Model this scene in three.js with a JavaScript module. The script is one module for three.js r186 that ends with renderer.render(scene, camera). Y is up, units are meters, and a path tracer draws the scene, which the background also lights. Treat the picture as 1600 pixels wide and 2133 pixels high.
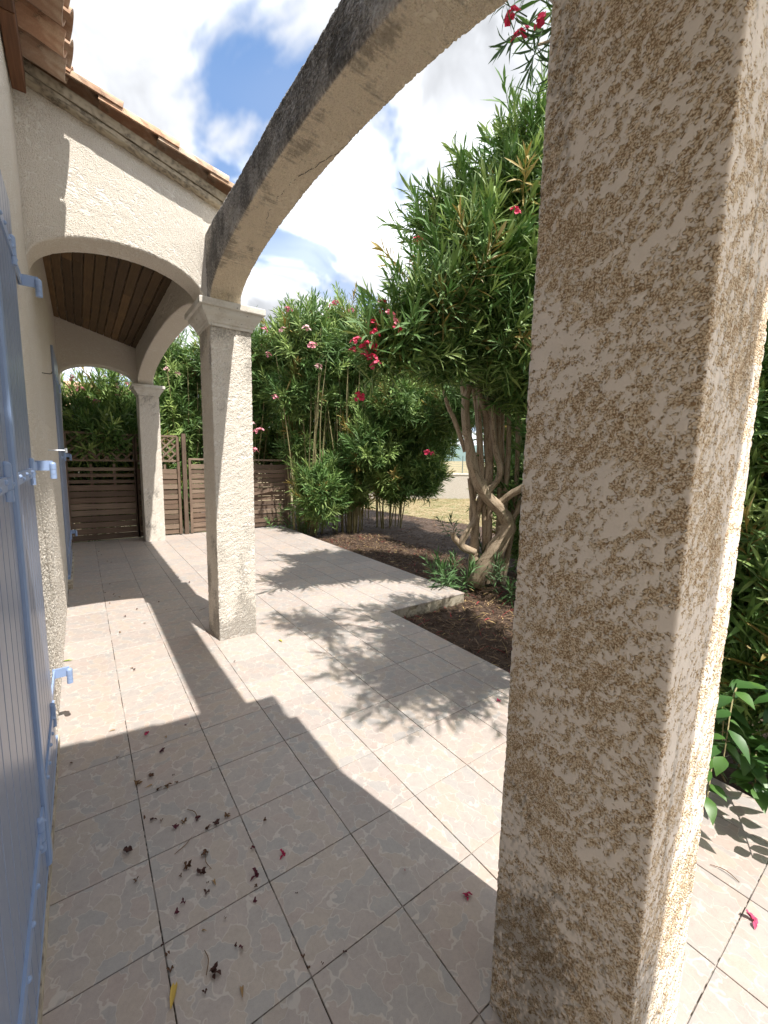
import * as THREE from 'three';
import { mergeGeometries } from 'three/addons/utils/BufferGeometryUtils.js';

// ---------------------------------------------------------------- camera, sky, sun, exposure
const scene = new THREE.Scene();
const camera = new THREE.PerspectiveCamera(101.6, 768 / 1024, 0.02, 2000);
{
  const m = new THREE.Matrix4().makeBasis(new THREE.Vector3(0.81052, 0.02058, 0.58536), new THREE.Vector3(0.05833, 0.99158, -0.11562), new THREE.Vector3(-0.5828, 0.12786, 0.80249));
  camera.position.set(0.2144, 1.4922, 2.276);
  camera.quaternion.setFromRotationMatrix(m);
}
const SUN_DIR = new THREE.Vector3(0.112, 1, 0.545).normalize();
const SUN_POWER = 3.35, SKY_POWER = 1.17, EXPOSURE = 2.4;
const renderer = new THREE.WebGLRenderer({ antialias: true });
renderer.toneMapping = THREE.LinearToneMapping;
renderer.toneMappingExposure = EXPOSURE;
renderer.shadowMap.enabled = true;

// seeded noise -------------------------------------------------------------------------------
function rng(seed) { let a = seed | 0; return () => { a = (a + 0x6d2b79f5) | 0; let t = Math.imul(a ^ (a >>> 15), 1 | a); t = (t + Math.imul(t ^ (t >>> 7), 61 | t)) ^ t; return ((t ^ (t >>> 14)) >>> 0) / 4294967296; }; }
const PERM = new Uint8Array(512), GX = new Float32Array(256), GY = new Float32Array(256), RND = new Float32Array(256);
{
  const r = rng(77), p = [...Array(256).keys()];
  for (let i = 255; i > 0; i--) { const j = Math.floor(r() * (i + 1)); [p[i], p[j]] = [p[j], p[i]]; }
  for (let i = 0; i < 512; i++) PERM[i] = p[i & 255];
  for (let i = 0; i < 256; i++) { const a = r() * 6.283; GX[i] = Math.cos(a); GY[i] = Math.sin(a); RND[i] = r(); }
}
const clamp = (x, a = 0, b = 1) => (x < a ? a : x > b ? b : x), lerp = (a, b, t) => a + (b - a) * t;
const smooth = (a, b, x) => { const t = clamp((x - a) / (b - a)); return t * t * (3 - 2 * t); };
const mod = (a, n) => ((a % n) + n) % n;
function perlin(x, y, px, py, salt = 0) {      // gradient noise, periodic with px, py cells (0: not periodic)
  const ix = Math.floor(x), iy = Math.floor(y), fx = x - ix, fy = y - iy;
  const x0 = px ? mod(ix, px) : ix, x1 = px ? mod(ix + 1, px) : ix + 1, y0 = py ? mod(iy, py) : iy, y1 = py ? mod(iy + 1, py) : iy + 1;
  const h = (a, b) => PERM[(PERM[(a + salt) & 255] + b) & 255];
  const u = fx * fx * fx * (fx * (fx * 6 - 15) + 10), v = fy * fy * fy * (fy * (fy * 6 - 15) + 10);
  const a = h(x0, y0), b = h(x1, y0), c = h(x0, y1), d = h(x1, y1);
  return 1.5 * lerp(lerp(GX[a] * fx + GY[a] * fy, GX[b] * (fx - 1) + GY[b] * fy, u), lerp(GX[c] * fx + GY[c] * (fy - 1), GX[d] * (fx - 1) + GY[d] * (fy - 1), u), v);
}
const puff = (x, y, n, salt = 0) => { let s = 0, a = 0.5; for (let i = 0; i < n; i++, a *= 0.58, x *= 2.07, y *= 2.07) s += a * perlin(x, y, 0, 0, salt + i * 17); return s; };
const fbm = (x, y, n, salt = 0) => { let s = 0, a = 0.5; for (let i = 0; i < n; i++, a *= 0.5, x *= 2.03, y *= 2.03) s += a * perlin(x, y, 0, 0, salt + i * 17); return s; };
function worley(x, y, p, salt = 0) {           // [F1, F2, id] with period p cells
  const ix = Math.floor(x), iy = Math.floor(y); let f1 = 9, f2 = 9, id = 0;
  for (let j = -1; j <= 1; j++) for (let i = -1; i <= 1; i++) {
    const h = PERM[(PERM[(mod(ix + i, p) + salt) & 255] + mod(iy + j, p)) & 255], dx = ix + i + RND[h] - x, dy = iy + j + RND[(h + 91) & 255] - y, d = Math.sqrt(dx * dx + dy * dy);
    if (d < f1) { f2 = f1; f1 = d; id = h; } else if (d < f2) f2 = d;
  }
  return [f1, f2, id];
}

// sky: blue air with broken white cloud over it, the same kind of cloud all round
{
  const W = 2048, H = 1024, data = new Float32Array(W * H * 4);
  for (let r = 0; r < H; r++) {
    const up = ((r + 0.5) / H - 0.5) * Math.PI, y = Math.sin(up), c = Math.cos(up);
    for (let k = 0; k < W; k++) {
      const az = ((k + 0.5) / W - 0.5) * 2 * Math.PI, x = Math.cos(az) * c, z = Math.sin(az) * c, o = (r * W + k) * 4, yy = Math.max(y, 0);
      const t = Math.pow(1 - yy, 2.6), cs = x * SUN_DIR.x + y * SUN_DIR.y + z * SUN_DIR.z, halo = 0.25 * Math.pow(Math.max(cs, 0), 8);
      let R = lerp(0.065, 0.34, t) + halo, G = lerp(0.13, 0.41, t) + halo, B = lerp(0.265, 0.52, t) + halo;
      const s = 1.15 / (yy + 0.22), u = x * s + 3.1, v = z * s + 8.4;
      const wx = u + 0.35 * fbm(u * 1.3 + 5, v * 1.3, 3, 3), wz = v + 0.35 * fbm(u * 1.3, v * 1.3 + 9, 3, 8);
      const n = puff(wx * 1.25, wz * 1.25, 8, 20) + 0.22 * fbm(wx * 0.5, wz * 0.5, 2, 40);
      const cover = smooth(-0.38, -0.05, n), core = smooth(-0.02, 0.34, n), veil = 0.32 * smooth(-0.25, 0.3, fbm(u * 0.8 + 20, v * 0.8, 4, 60));
      const body = 0.74 - 0.36 * smooth(-0.16, 0.30, puff(wx * 1.7 + 4, wz * 1.7, 7, 90)) - 0.12 * core;
      const a = clamp(Math.max(cover * 0.97, veil));
      data[o] = lerp(R, body * 0.97, a); data[o + 1] = lerp(G, body * 0.99, a); data[o + 2] = lerp(B, body * 1.03, a); data[o + 3] = 1;
    }
  }
  const t = new THREE.DataTexture(data, W, H, THREE.RGBAFormat, THREE.FloatType);
  t.mapping = THREE.EquirectangularReflectionMapping; t.magFilter = THREE.LinearFilter; t.needsUpdate = true;
  scene.background = t; scene.environment = t; scene.backgroundIntensity = SKY_POWER; scene.environmentIntensity = SKY_POWER;
}
const sun = new THREE.DirectionalLight(new THREE.Color(1, 0.955, 0.88), SUN_POWER);
sun.position.copy(SUN_DIR).multiplyScalar(25).add(new THREE.Vector3(2, 0, -2)); sun.target.position.set(2, 0, -2);
sun.castShadow = true; sun.shadow.mapSize.set(4096, 4096); sun.shadow.radius = 1;
Object.assign(sun.shadow.camera, { left: -14, right: 14, top: 14, bottom: -14, near: 1, far: 60 });
scene.add(sun, sun.target);

// ---------------------------------------------------------------- helpers
const V = (x, y, z) => new THREE.Vector3(x, y, z);
const used = new Map();
const numbered = (name) => { const n = used.get(name) ?? 0; used.set(name, n + 1); return n ? name + '_' + String(n).padStart(3, '0') : name; };
function tag(o, label, category, group, kind) { if (label) o.userData.label = label; if (category) o.userData.category = category; if (group) o.userData.group = group; if (kind) o.userData.kind = kind; return o; }
function thing(name, label, category, group) { const g = new THREE.Group(); g.name = numbered(name); scene.add(g); return tag(g, label, category, group); }
function mesh(name, geo, mat, parent = scene) {
  const m = new THREE.Mesh(Array.isArray(geo) ? merge(geo) : geo, mat); m.name = parent === scene ? numbered(name) : name;
  m.castShadow = m.receiveShadow = true; parent.add(m); return m;
}
function merge(list) { return list.length === 1 ? list[0] : mergeGeometries(list.map((g) => { const n = g.index ? g.toNonIndexed() : g; for (const k of Object.keys(n.attributes)) if (!['position', 'normal', 'uv'].includes(k)) n.deleteAttribute(k); return n; })); }
function box(x0, x1, y0, y1, z0, z1) {         // uv in metres on every face
  const g = new THREE.BoxGeometry(x1 - x0, y1 - y0, z1 - z0), p = g.attributes.position, n = g.attributes.normal, uv = g.attributes.uv;
  g.translate((x0 + x1) / 2, (y0 + y1) / 2, (z0 + z1) / 2);
  for (let i = 0; i < p.count; i++) {
    const ax = Math.abs(n.getX(i)), ay = Math.abs(n.getY(i));
    uv.setXY(i, ax > 0.5 ? p.getZ(i) : p.getX(i), ay > 0.5 ? p.getZ(i) : p.getY(i));
  }
  return g;
}
const place = (g, x, y, z, rx = 0, ry = 0, rz = 0) => g.applyMatrix4(new THREE.Matrix4().makeRotationFromEuler(new THREE.Euler(rx, ry, rz)).setPosition(x, y, z));
function bevelBox(w, h, d, b = 0.003) {        // a box with chamfered long edges (along x), centred
  const s = new THREE.Shape([[-d / 2 + b, -h / 2], [d / 2 - b, -h / 2], [d / 2, -h / 2 + b], [d / 2, h / 2 - b], [d / 2 - b, h / 2], [-d / 2 + b, h / 2], [-d / 2, h / 2 - b], [-d / 2, -h / 2 + b]].map((p) => new THREE.Vector2(...p)));
  const g = new THREE.ExtrudeGeometry(s, { depth: w, bevelEnabled: false }); g.translate(0, 0, -w / 2); g.rotateY(Math.PI / 2);
  const p = g.attributes.position, n = g.attributes.normal, uv = g.attributes.uv;
  for (let i = 0; i < p.count; i++) { if (Math.abs(n.getX(i)) > 0.5) uv.setXY(i, p.getZ(i), p.getY(i)); else uv.setXY(i, p.getX(i), Math.abs(n.getY(i)) > 0.6 ? p.getZ(i) : p.getY(i)); }
  return g;
}
function tube(pts, radii, seg = 7, sub = 3, wob = 0, seed = 1) {  // tapered limb through points, closed ends, uv in metres
  const c = new THREE.CatmullRomCurve3(pts), n = (pts.length - 1) * sub, pos = [], uv = [], idx = [], r = rng(seed);
  let nrm = V(0, 0, 0), len = 0, last = null;
  const t0 = c.getTangent(0); nrm.crossVectors(t0, Math.abs(t0.y) < 0.9 ? V(0, 1, 0) : V(1, 0, 0)).normalize();
  for (let i = 0; i <= n; i++) {
    const t = i / n, p = c.getPoint(t), tg = c.getTangent(t).normalize(), k = t * (radii.length - 1), k0 = Math.min(Math.floor(k), radii.length - 2);
    const rad = (radii.length === 1 ? radii[0] : lerp(radii[k0], radii[k0 + 1], k - k0)) * (1 + wob * (r() - 0.5) * 2);
    nrm.addScaledVector(tg, -nrm.dot(tg)).normalize(); const b = V(0, 0, 0).crossVectors(tg, nrm);
    if (last) len += p.distanceTo(last); last = p;
    for (let j = 0; j <= seg; j++) {
      const a = (j / seg) * 6.28319, q = rad * (1 + wob * 0.6 * (RND[(j % seg * 31 + i * 7 + seed) & 255] - 0.5));
      pos.push(p.x + (nrm.x * Math.cos(a) + b.x * Math.sin(a)) * q, p.y + (nrm.y * Math.cos(a) + b.y * Math.sin(a)) * q, p.z + (nrm.z * Math.cos(a) + b.z * Math.sin(a)) * q);
      uv.push(j / seg * 6.283 * rad, len);
      if (i < n && j < seg) { const o = i * (seg + 1) + j; idx.push(o, o + 1, o + seg + 1, o + 1, o + seg + 2, o + seg + 1); }
    }
  }
  for (const e of [0, n]) { const o = pos.length / 3, p = c.getPoint(e / n); pos.push(p.x, p.y, p.z); uv.push(0, e ? len : 0); for (let j = 0; j < seg; j++) { const q = e * (seg + 1) + j; e ? idx.push(o, q, q + 1) : idx.push(o, q + 1, q); } }
  const g = new THREE.BufferGeometry(); g.setAttribute('position', new THREE.Float32BufferAttribute(pos, 3)); g.setAttribute('uv', new THREE.Float32BufferAttribute(uv, 2)); g.setIndex(idx); g.computeVertexNormals(); return g;
}
function dataTex(n, m, fn, srgb) {             // fn(x, y) -> [r, g, b] in 0..1 (linear for colour: stored as sRGB)
  const d = new Uint8Array(n * m * 4), e = (c) => Math.round(255 * clamp(srgb ? (c <= 0.0031308 ? 12.92 * c : 1.055 * Math.pow(c, 1 / 2.4) - 0.055) : c));
  for (let y = 0, o = 0; y < m; y++) for (let x = 0; x < n; x++, o += 4) { const c = fn(x, y); d[o] = e(c[0]); d[o + 1] = e(c[1]); d[o + 2] = e(c[2]); d[o + 3] = 255; }
  const t = new THREE.DataTexture(d, n, m); t.magFilter = THREE.LinearFilter; t.wrapS = t.wrapT = THREE.RepeatWrapping; t.needsUpdate = true; if (srgb) t.colorSpace = THREE.SRGBColorSpace; return t;
}
const rgb = (r, g, b) => new THREE.Color().setRGB(r, g, b);
const std = (o) => new THREE.MeshStandardMaterial({ roughness: 0.9, ...o });
const mix3 = (a, b, t) => [lerp(a[0], b[0], t), lerp(a[1], b[1], t), lerp(a[2], b[2], t)];

// ---------------------------------------------------------------- render plaster: trowelled flats over coarse grains
const PN = 1280, PP = 1.2, PH = new Float32Array(PN * PN), PB = new Float32Array(PN * PN), PW = new Float32Array(PN * PN);
for (let y = 0, o = 0; y < PN; y++) for (let x = 0; x < PN; x++, o++) {
  const u = x / PN, v = y / PN;
  const su = u + 0.005 * perlin(u * 14, v * 14, 14, 14, 5) + 0.0016 * perlin(u * 60, v * 60, 60, 60, 7), sv = v + 0.005 * perlin(u * 14, v * 14, 14, 14, 6) + 0.0016 * perlin(u * 60, v * 60, 60, 60, 8);
  const [f1, f2, id] = worley(su * 222, sv * 222, 222, 12), [h1, h2] = worley(su * 250, sv * 250, 250, 33);
  const big = 0.5 * perlin(su * 18 + sv * 18, sv * 27, 18, 27, 30) + 0.55 * perlin(su * 43, sv * 43 + su * 43, 43, 43, 31) + 0.62 * perlin(su * 92, sv * 92, 92, 92, 36), zone = perlin(u * 5, v * 5, 5, 5, 33), g3 = perlin(u * 250, v * 250, 250, 250, 52);
  const val = -0.12 + 0.7 * big + 0.36 * zone + 0.5 * (RND[(id + 40) & 255] - 0.5) + 0.14 * g3, rough = smooth(0.02, -0.1, val), deep = smooth(0.0, -0.75, val);
  const crev = 1 - smooth(0.02, 0.3, f2 - f1 + 0.3 * g3 + 0.22 * (RND[(id + 9) & 255] - 0.4)), pit = 1 - smooth(0.02, 0.3, h2 - h1);
  PH[o] = -rough * clamp(0.1 + 0.16 * f1 + 0.45 * crev + 0.2 * pit * (0.3 + deep) + 0.3 * deep);
  PW[o] = -smooth(0.42, 0.1, val) * clamp(0.12 + 0.5 * f1 + 0.3 * crev + 0.25 * pit);
  PB[o] = 0.5 * g3 + 0.5 * perlin(u * 40, v * 40, 40, 40, 70);
}
const plasterH = (u, v) => { const x = mod(Math.floor(u / PP * PN), PN), y = mod(Math.floor(v / PP * PN), PN); return PH[y * PN + x]; };
const plasterBump = dataTex(PN, PN, (x, y) => { const h = 0.95 + PH[y * PN + x] + 0.05 * PB[y * PN + x]; return [h, h, h]; });
const plasterOld = dataTex(PN, PN, (x, y) => {
  const o = y * PN + x, d = -PH[o], b = PB[o];
  let c = mix3([0.80, 0.725, 0.645], [0.73, 0.60, 0.435], smooth(0.06, 0.34, d));
  c = mix3(c, [0.30, 0.18, 0.08], 0.88 * smooth(0.42, 0.82, d + 0.16 * b));
  const f = 1 + 0.06 * b; return [c[0] * f, c[1] * f, c[2] * f];
}, true);
const plasterPale = dataTex(PN, PN, (x, y) => {
  const o = y * PN + x, d = -PW[o], b = PB[o];
  let c = mix3([0.74, 0.70, 0.635], [0.71, 0.655, 0.58], smooth(0.06, 0.35, d));
  c = mix3(c, [0.44, 0.36, 0.26], 0.55 * smooth(0.55, 0.95, d + 0.2 * b));
  const f = 1 + 0.05 * b; return [c[0] * f, c[1] * f, c[2] * f];
}, true);
for (const t of [plasterBump, plasterOld]) t.repeat.set(1 / PP, 1 / PP);
const paleBump = dataTex(PN, PN, (x, y) => { const h = 1 + PW[y * PN + x] + 0.02 * PB[y * PN + x]; return [h, h, h]; }); for (const t of [plasterPale, paleBump]) t.repeat.set(1 / 1.9, 1 / 1.9);
const M = {
  old: std({ map: plasterOld, bumpMap: plasterBump, bumpScale: 0.0038, vertexColors: true, roughness: 0.95 }),
  pale: std({ map: plasterPale, bumpMap: paleBump, bumpScale: 0.006, roughness: 0.95 }),
  paleV: std({ map: plasterPale, bumpMap: paleBump, bumpScale: 0.006, roughness: 0.95, vertexColors: true }),
};

// loft of a rounded rectangle a0..a1 by b0..b1 along t, pushed out by the plaster's relief
function ringRect(a0, a1, b0, b1, r, step) {
  const out = []; let s = 0;
  const side = (xa, ya, xb, yb, na, nb) => { const L = Math.hypot(xb - xa, yb - ya), n = Math.max(1, Math.round(L / step)); for (let i = 0; i < n; i++) out.push([lerp(xa, xb, i / n), lerp(ya, yb, i / n), na, nb, s + L * i / n]); s += L; };
  const corner = (ca, cb, t0) => { const n = 3; for (let i = 0; i < n; i++) { const t = t0 + Math.PI / 2 * i / n; out.push([ca + r * Math.cos(t), cb + r * Math.sin(t), Math.cos(t), Math.sin(t), s + r * Math.PI / 2 * i / n]); } s += r * Math.PI / 2; };
  side(a1, b0 + r, a1, b1 - r, 1, 0); corner(a1 - r, b1 - r, 0);
  side(a1 - r, b1, a0 + r, b1, 0, 1); corner(a0 + r, b1 - r, Math.PI / 2);
  side(a0, b1 - r, a0, b0 + r, -1, 0); corner(a0 + r, b0 + r, Math.PI);
  side(a0 + r, b0, a1 - r, b0, 0, -1); corner(a1 - r, b0 + r, 1.5 * Math.PI);
  out.push([a1, b0 + r, 1, 0, s]); return out;
}
// axes: 'y' -> a = x, b = z, t = y;  'z' -> a = x, b = y, t = z;  'x' -> a = z, b = y, t = x
function loft(axis, ts, rect, o = {}) {
  const { r = 0.012, step = 0.02, amp = 0.005, u0 = 0, v0 = 0, stain } = o, pos = [], uv = [], col = [], idx = [];
  const at = (a, b, t) => (axis === 'y' ? [a, t, b] : axis === 'z' ? [a, b, t] : [t, b, a]);
  const [A0, A1, B0, B1] = rect(ts[0]), proto = ringRect(A0, A1, B0, B1, r, step), N = proto.length;
  ts.forEach((t, k) => {
    const [a0, a1, b0, b1] = rect(t), ca = (x) => (x - A0) / (A1 - A0), ring = proto;
    ring.forEach(([a, b, na, nb, s], i) => {
      const bb = b < B0 + r + 1e-6 ? b0 + (b - B0) : b > B1 - r - 1e-6 ? b1 + (b - B1) : lerp(b0 + r, b1 - r, (b - B0 - r) / (B1 - B0 - 2 * r)), aa = lerp(a0, a1, ca(a));
      const d = amp * (0.35 + plasterH(s + u0, t + v0)), p = at(aa + na * d, bb + nb * d, t);
      pos.push(...p); uv.push(s + u0, t + v0);
      if (stain) col.push(...stain(p[0], p[1], p[2], ...at(na, nb, 0)));
      if (k < ts.length - 1 && i < N - 1) { const q = k * N + i; idx.push(q, q + 1, q + N, q + 1, q + N + 1, q + N); }
    });
  });
  for (const e of [0, ts.length - 1]) {
    const [a0, a1, b0, b1] = rect(ts[e]), o2 = pos.length / 3; pos.push(...at((a0 + a1) / 2, (b0 + b1) / 2, ts[e])); uv.push(0, 0); if (stain) col.push(1, 1, 1);
    for (let i = 0; i < N - 1; i++) { const q = e * N + i; idx.push(o2, q, q + 1); }
  }
  const g = new THREE.BufferGeometry(); g.setAttribute('position', new THREE.Float32BufferAttribute(pos, 3)); g.setAttribute('uv', new THREE.Float32BufferAttribute(uv, 2));
  if (stain) g.setAttribute('color', new THREE.Float32BufferAttribute(col, 3));
  g.setIndex(idx); g.computeVertexNormals(); return g;
}
const range = (a, b, step) => { const n = Math.max(1, Math.round(Math.abs(b - a) / step)); return [...Array(n + 1).keys()].map((i) => lerp(a, b, i / n)); };
const ell = (t, c, h, spring, rise) => { const u = (t - c) / h; return Math.abs(u) >= 1 ? spring : spring + rise * Math.sqrt(1 - u * u); };

// ---------------------------------------------------------------- setting: ground, bed, terrace
const soilTex = dataTex(512, 512, (x, y) => {
  const u = x / 512, v = y / 512, n = perlin(u * 8, v * 8, 8, 8, 1) * 0.5 + perlin(u * 40, v * 40, 40, 40, 2) * 0.5, g = perlin(u * 120, v * 120, 120, 120, 3);
  const f = 1 + 0.35 * n + 0.35 * g; return [0.066 * f, 0.041 * f, 0.027 * f];
}, true);
soilTex.repeat.set(1, 1);
const dryTex = dataTex(512, 512, (x, y) => {
  const u = x / 512, v = y / 512, n = perlin(u * 6, v * 6, 6, 6, 11) * 0.5 + perlin(u * 24, v * 24, 24, 24, 12) * 0.5, g = perlin(u * 130, v * 130, 130, 130, 13);
  const c = mix3([0.30, 0.235, 0.135], [0.15, 0.16, 0.06], smooth(-0.2, 0.5, n)), f = 1 + 0.3 * g; return [c[0] * f, c[1] * f, c[2] * f];
}, true);
dryTex.repeat.set(0.35, 0.35);
function sheet(x0, x1, z0, z1, nx, nz, yfn, keep) {
  const g = new THREE.PlaneGeometry(1, 1, nx, nz), p = g.attributes.position, uv = g.attributes.uv;
  for (let i = 0; i < p.count; i++) { const x = lerp(x0, x1, p.getX(i) + 0.5), z = lerp(z1, z0, p.getY(i) + 0.5); p.setXYZ(i, x, yfn(x, z), z); uv.setXY(i, x, z); }
  if (keep) { const id = g.index.array, out = []; for (let i = 0; i < id.length; i += 3) { const cx = (p.getX(id[i]) + p.getX(id[i + 1]) + p.getX(id[i + 2])) / 3, cz = (p.getZ(id[i]) + p.getZ(id[i + 1]) + p.getZ(id[i + 2])) / 3; if (keep(cx, cz)) out.push(id[i], id[i + 1], id[i + 2]); } g.setIndex(out); }
  g.computeVertexNormals(); return g;
}
tag(mesh('ground', sheet(-400, 400, -400, 400, 40, 40, () => -0.16), std({ map: dryTex, bumpMap: dryTex, bumpScale: 0.02 })), 'dry straw coloured lawn beyond the planting bed', 'ground', null, 'structure');
const bedEdge = (z) => 8.1 + 0.14 * (z + 5.3) + 0.25 * fbm(z * 1.3, 4, 3, 5);
const bedY = (x, z) => -0.125 + 0.035 * fbm(x * 1.7, z * 1.7, 4, 7) - 0.02 * smooth(6, 8, x);
tag(mesh('garden_bed', sheet(2.5, 9, -12, 5, 130, 340, bedY, (x, z) => x < bedEdge(z)), std({ map: soilTex, bumpMap: soilTex, bumpScale: 0.012 })), 'dark brown soil of the planting bed under the oleanders', 'soil', null, 'structure');

// floor tiles with a printed crazy-paving pattern
const TS = 0.335, TN = 1024;
const tileTex = dataTex(TN, TN, (x, y) => {
  const half = TN / 2, vx = x < half ? 0 : 1, vy = y < half ? 0 : 1, u = (x % half) / half, v = (y % half) / half, salt = 40 + vx * 57 + vy * 101;
  const wu = u * 6.4 + 0.42 * perlin(u * 6, v * 6, 0, 0, salt) + 0.16 * perlin(u * 19, v * 19, 0, 0, salt + 1), wv = v * 4.3 + 0.42 * perlin(u * 6 + 9, v * 6, 0, 0, salt + 2) + 0.16 * perlin(u * 19, v * 19, 0, 0, salt + 3);
  const [f1, f2, id] = worley(wu, wv, 64, salt), gap = 0.012 + 0.075 * smooth(0.0, 0.7, perlin(u * 5, v * 5, 0, 0, salt + 9)), vein = 1 - smooth(gap, gap + 0.04, f2 - f1);
  const n = perlin(u * 9, v * 9, 0, 0, salt + 20) * 0.4 + perlin(u * 30, v * 30, 0, 0, salt + 21) * 0.35 + perlin(u * 110, v * 110, 0, 0, salt + 22) * 0.45;
  const pal = [[0.45, 0.395, 0.365], [0.46, 0.39, 0.355], [0.42, 0.395, 0.378], [0.475, 0.41, 0.36], [0.465, 0.405, 0.375], [0.435, 0.395, 0.372]][id % 6];
  let c = mix3(pal, [0.45, 0.34, 0.25], 0.28 * smooth(0.15, 0.7, n));
  const f = 1 + 0.16 * n; c = [c[0] * f, c[1] * f, c[2] * f];
  return mix3(c, [0.585, 0.535, 0.49], vein * 0.85);
}, true);
const groutTex = dataTex(512, 512, (x, y) => {
  const u = x / 512, v = y / 512, n = perlin(u * 10, v * 10, 10, 10, 21) * 0.7 + perlin(u * 60, v * 60, 60, 60, 22) * 0.6, c = mix3([0.36, 0.33, 0.30], [0.05, 0.04, 0.03], smooth(-0.1, 0.28, n)); return c;
}, true);
groutTex.repeat.set(0.8, 0.8);
const tileMats = [[0.85, 0.84, 0.83], [0.89, 0.875, 0.86], [0.80, 0.79, 0.785], [0.875, 0.84, 0.815]].map((c) => std({ map: tileTex, bumpMap: tileTex, bumpScale: 0.0006, roughness: 0.5, color: rgb(...c) }));
const EDGE_A = 2.6, EDGE_B = 3.655, STEP_Z = -0.875, Z_FAR = -6.2, Z_NEAR = 7.4;
const terrace = tag(new THREE.Group(), 'pale ceramic tiled terrace with printed crazy paving', 'terrace', null, 'structure'); terrace.name = 'terrace'; scene.add(terrace);
{
  const shp = new THREE.Shape([[0, Z_FAR], [EDGE_B - 0.006, Z_FAR], [EDGE_B - 0.006, STEP_Z - 0.006], [EDGE_A - 0.006, STEP_Z - 0.006], [EDGE_A - 0.006, Z_NEAR], [0, Z_NEAR]].map(([x, z]) => new THREE.Vector2(x, -z)));
  const slab = new THREE.ExtrudeGeometry(shp, { depth: 0.4, bevelEnabled: false }); slab.rotateX(-Math.PI / 2); slab.translate(0, -0.411, 0);
  const concTex = dataTex(512, 512, (x, y) => { const u = x / 512, v = y / 512, n = perlin(u * 9, v * 9, 9, 9, 61) * 0.6 + perlin(u * 30, v * 30, 30, 30, 62) * 0.5 + 0.3 * perlin(u * 110, v * 110, 110, 110, 63), c = mix3([0.36, 0.32, 0.25], [0.14, 0.115, 0.075], smooth(-0.2, 0.6, n)); return c; }, true);
  const gs = mesh('slab_edge', slab, std({ map: concTex, bumpMap: concTex, bumpScale: 0.006 }), terrace); gs.userData.label = 'rough concrete edge under the terrace tiles';
  const grout = new THREE.ShapeGeometry(shp); grout.rotateX(-Math.PI / 2); grout.translate(0, -0.0045, 0);
  const p = grout.attributes.position; for (let i = 0; i < p.count; i++) grout.attributes.uv.setXY(i, p.getX(i), p.getZ(i));
  mesh('grout', grout, std({ map: groutTex }), terrace);
  const variants = new Map(), r = rng(5), far = [];
  const tileGeo = (w, d, k) => {              // top, chamfer and sides
    const key = w.toFixed(3) + '|' + d.toFixed(3) + '|' + k; if (variants.has(key)) return variants.get(key);
    const b = 0.0012, h = 0.009, pos = [], uv = [], idx = [], rings = [[w / 2 - b, d / 2 - b, 0], [w / 2, d / 2, -b], [w / 2, d / 2, -h]];
    const put = (x, z, y) => { pos.push(x, y, z); let a = x / TS + 0.5, c = z / TS + 0.5; for (let q = 0; q < (k >> 2); q++) [a, c] = [1 - c, a]; uv.push(((k & 1) + clamp(a, 0.004, 0.996)) / 2, (((k >> 1) & 1) + clamp(c, 0.004, 0.996)) / 2); };
    for (const [a, c, y] of rings) for (const [sx, sz] of [[-1, -1], [1, -1], [1, 1], [-1, 1]]) put(sx * a, sz * c, y);
    idx.push(0, 2, 1, 0, 3, 2); for (let q = 0; q < 2; q++) for (let i = 0; i < 4; i++) { const j = (i + 1) % 4; idx.push(q * 4 + i, q * 4 + j, q * 4 + 4 + i, q * 4 + j, q * 4 + 4 + j, q * 4 + 4 + i); }
    let g = new THREE.BufferGeometry(); g.setAttribute('position', new THREE.Float32BufferAttribute(pos, 3)); g.setAttribute('uv', new THREE.Float32BufferAttribute(uv, 2)); g.setIndex(idx); g = g.toNonIndexed(); g.computeVertexNormals();
    variants.set(key, g); return g;
  };
  const addTile = (x0, x1, z0, z1) => {
    if (x1 - x0 < 0.02 || z1 - z0 < 0.02) return;
    const w = x1 - x0 - 0.0036, d = z1 - z0 - 0.0036, full = w > 0.32 && d > 0.32, g = tileGeo(w, d, full ? Math.floor(r() * 16) : Math.floor(r() * 4)), y = (r() - 0.5) * 0.0012;
    if (z0 > 2.6) { far.push(g.clone().translate((x0 + x1) / 2, y, (z0 + z1) / 2)); return; }
    const m = mesh('tile', g, tileMats[Math.floor(r() * 4)], terrace); m.position.set((x0 + x1) / 2, y, (z0 + z1) / 2);
  };
  for (let j = -19; j < 22; j++) for (let i = 0; i < 11; i++) {
    const z0 = Math.max(j * TS, Z_FAR), z1 = (j + 1) * TS, x0 = Math.max(i * TS, 0.03), x1 = (i + 1) * TS;
    if (x1 <= EDGE_A) addTile(x0, x1, z0, z1);
    else { if (z0 < STEP_Z) addTile(x0, Math.min(x1, EDGE_B), z0, Math.min(z1, STEP_Z)); if (z1 > STEP_Z && x0 < EDGE_A) addTile(x0, EDGE_A, Math.max(z0, STEP_Z), z1); }
  }
  const rest = mesh('tile', far, tileMats[0], terrace); rest.userData.kind = 'stuff';
}

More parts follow.
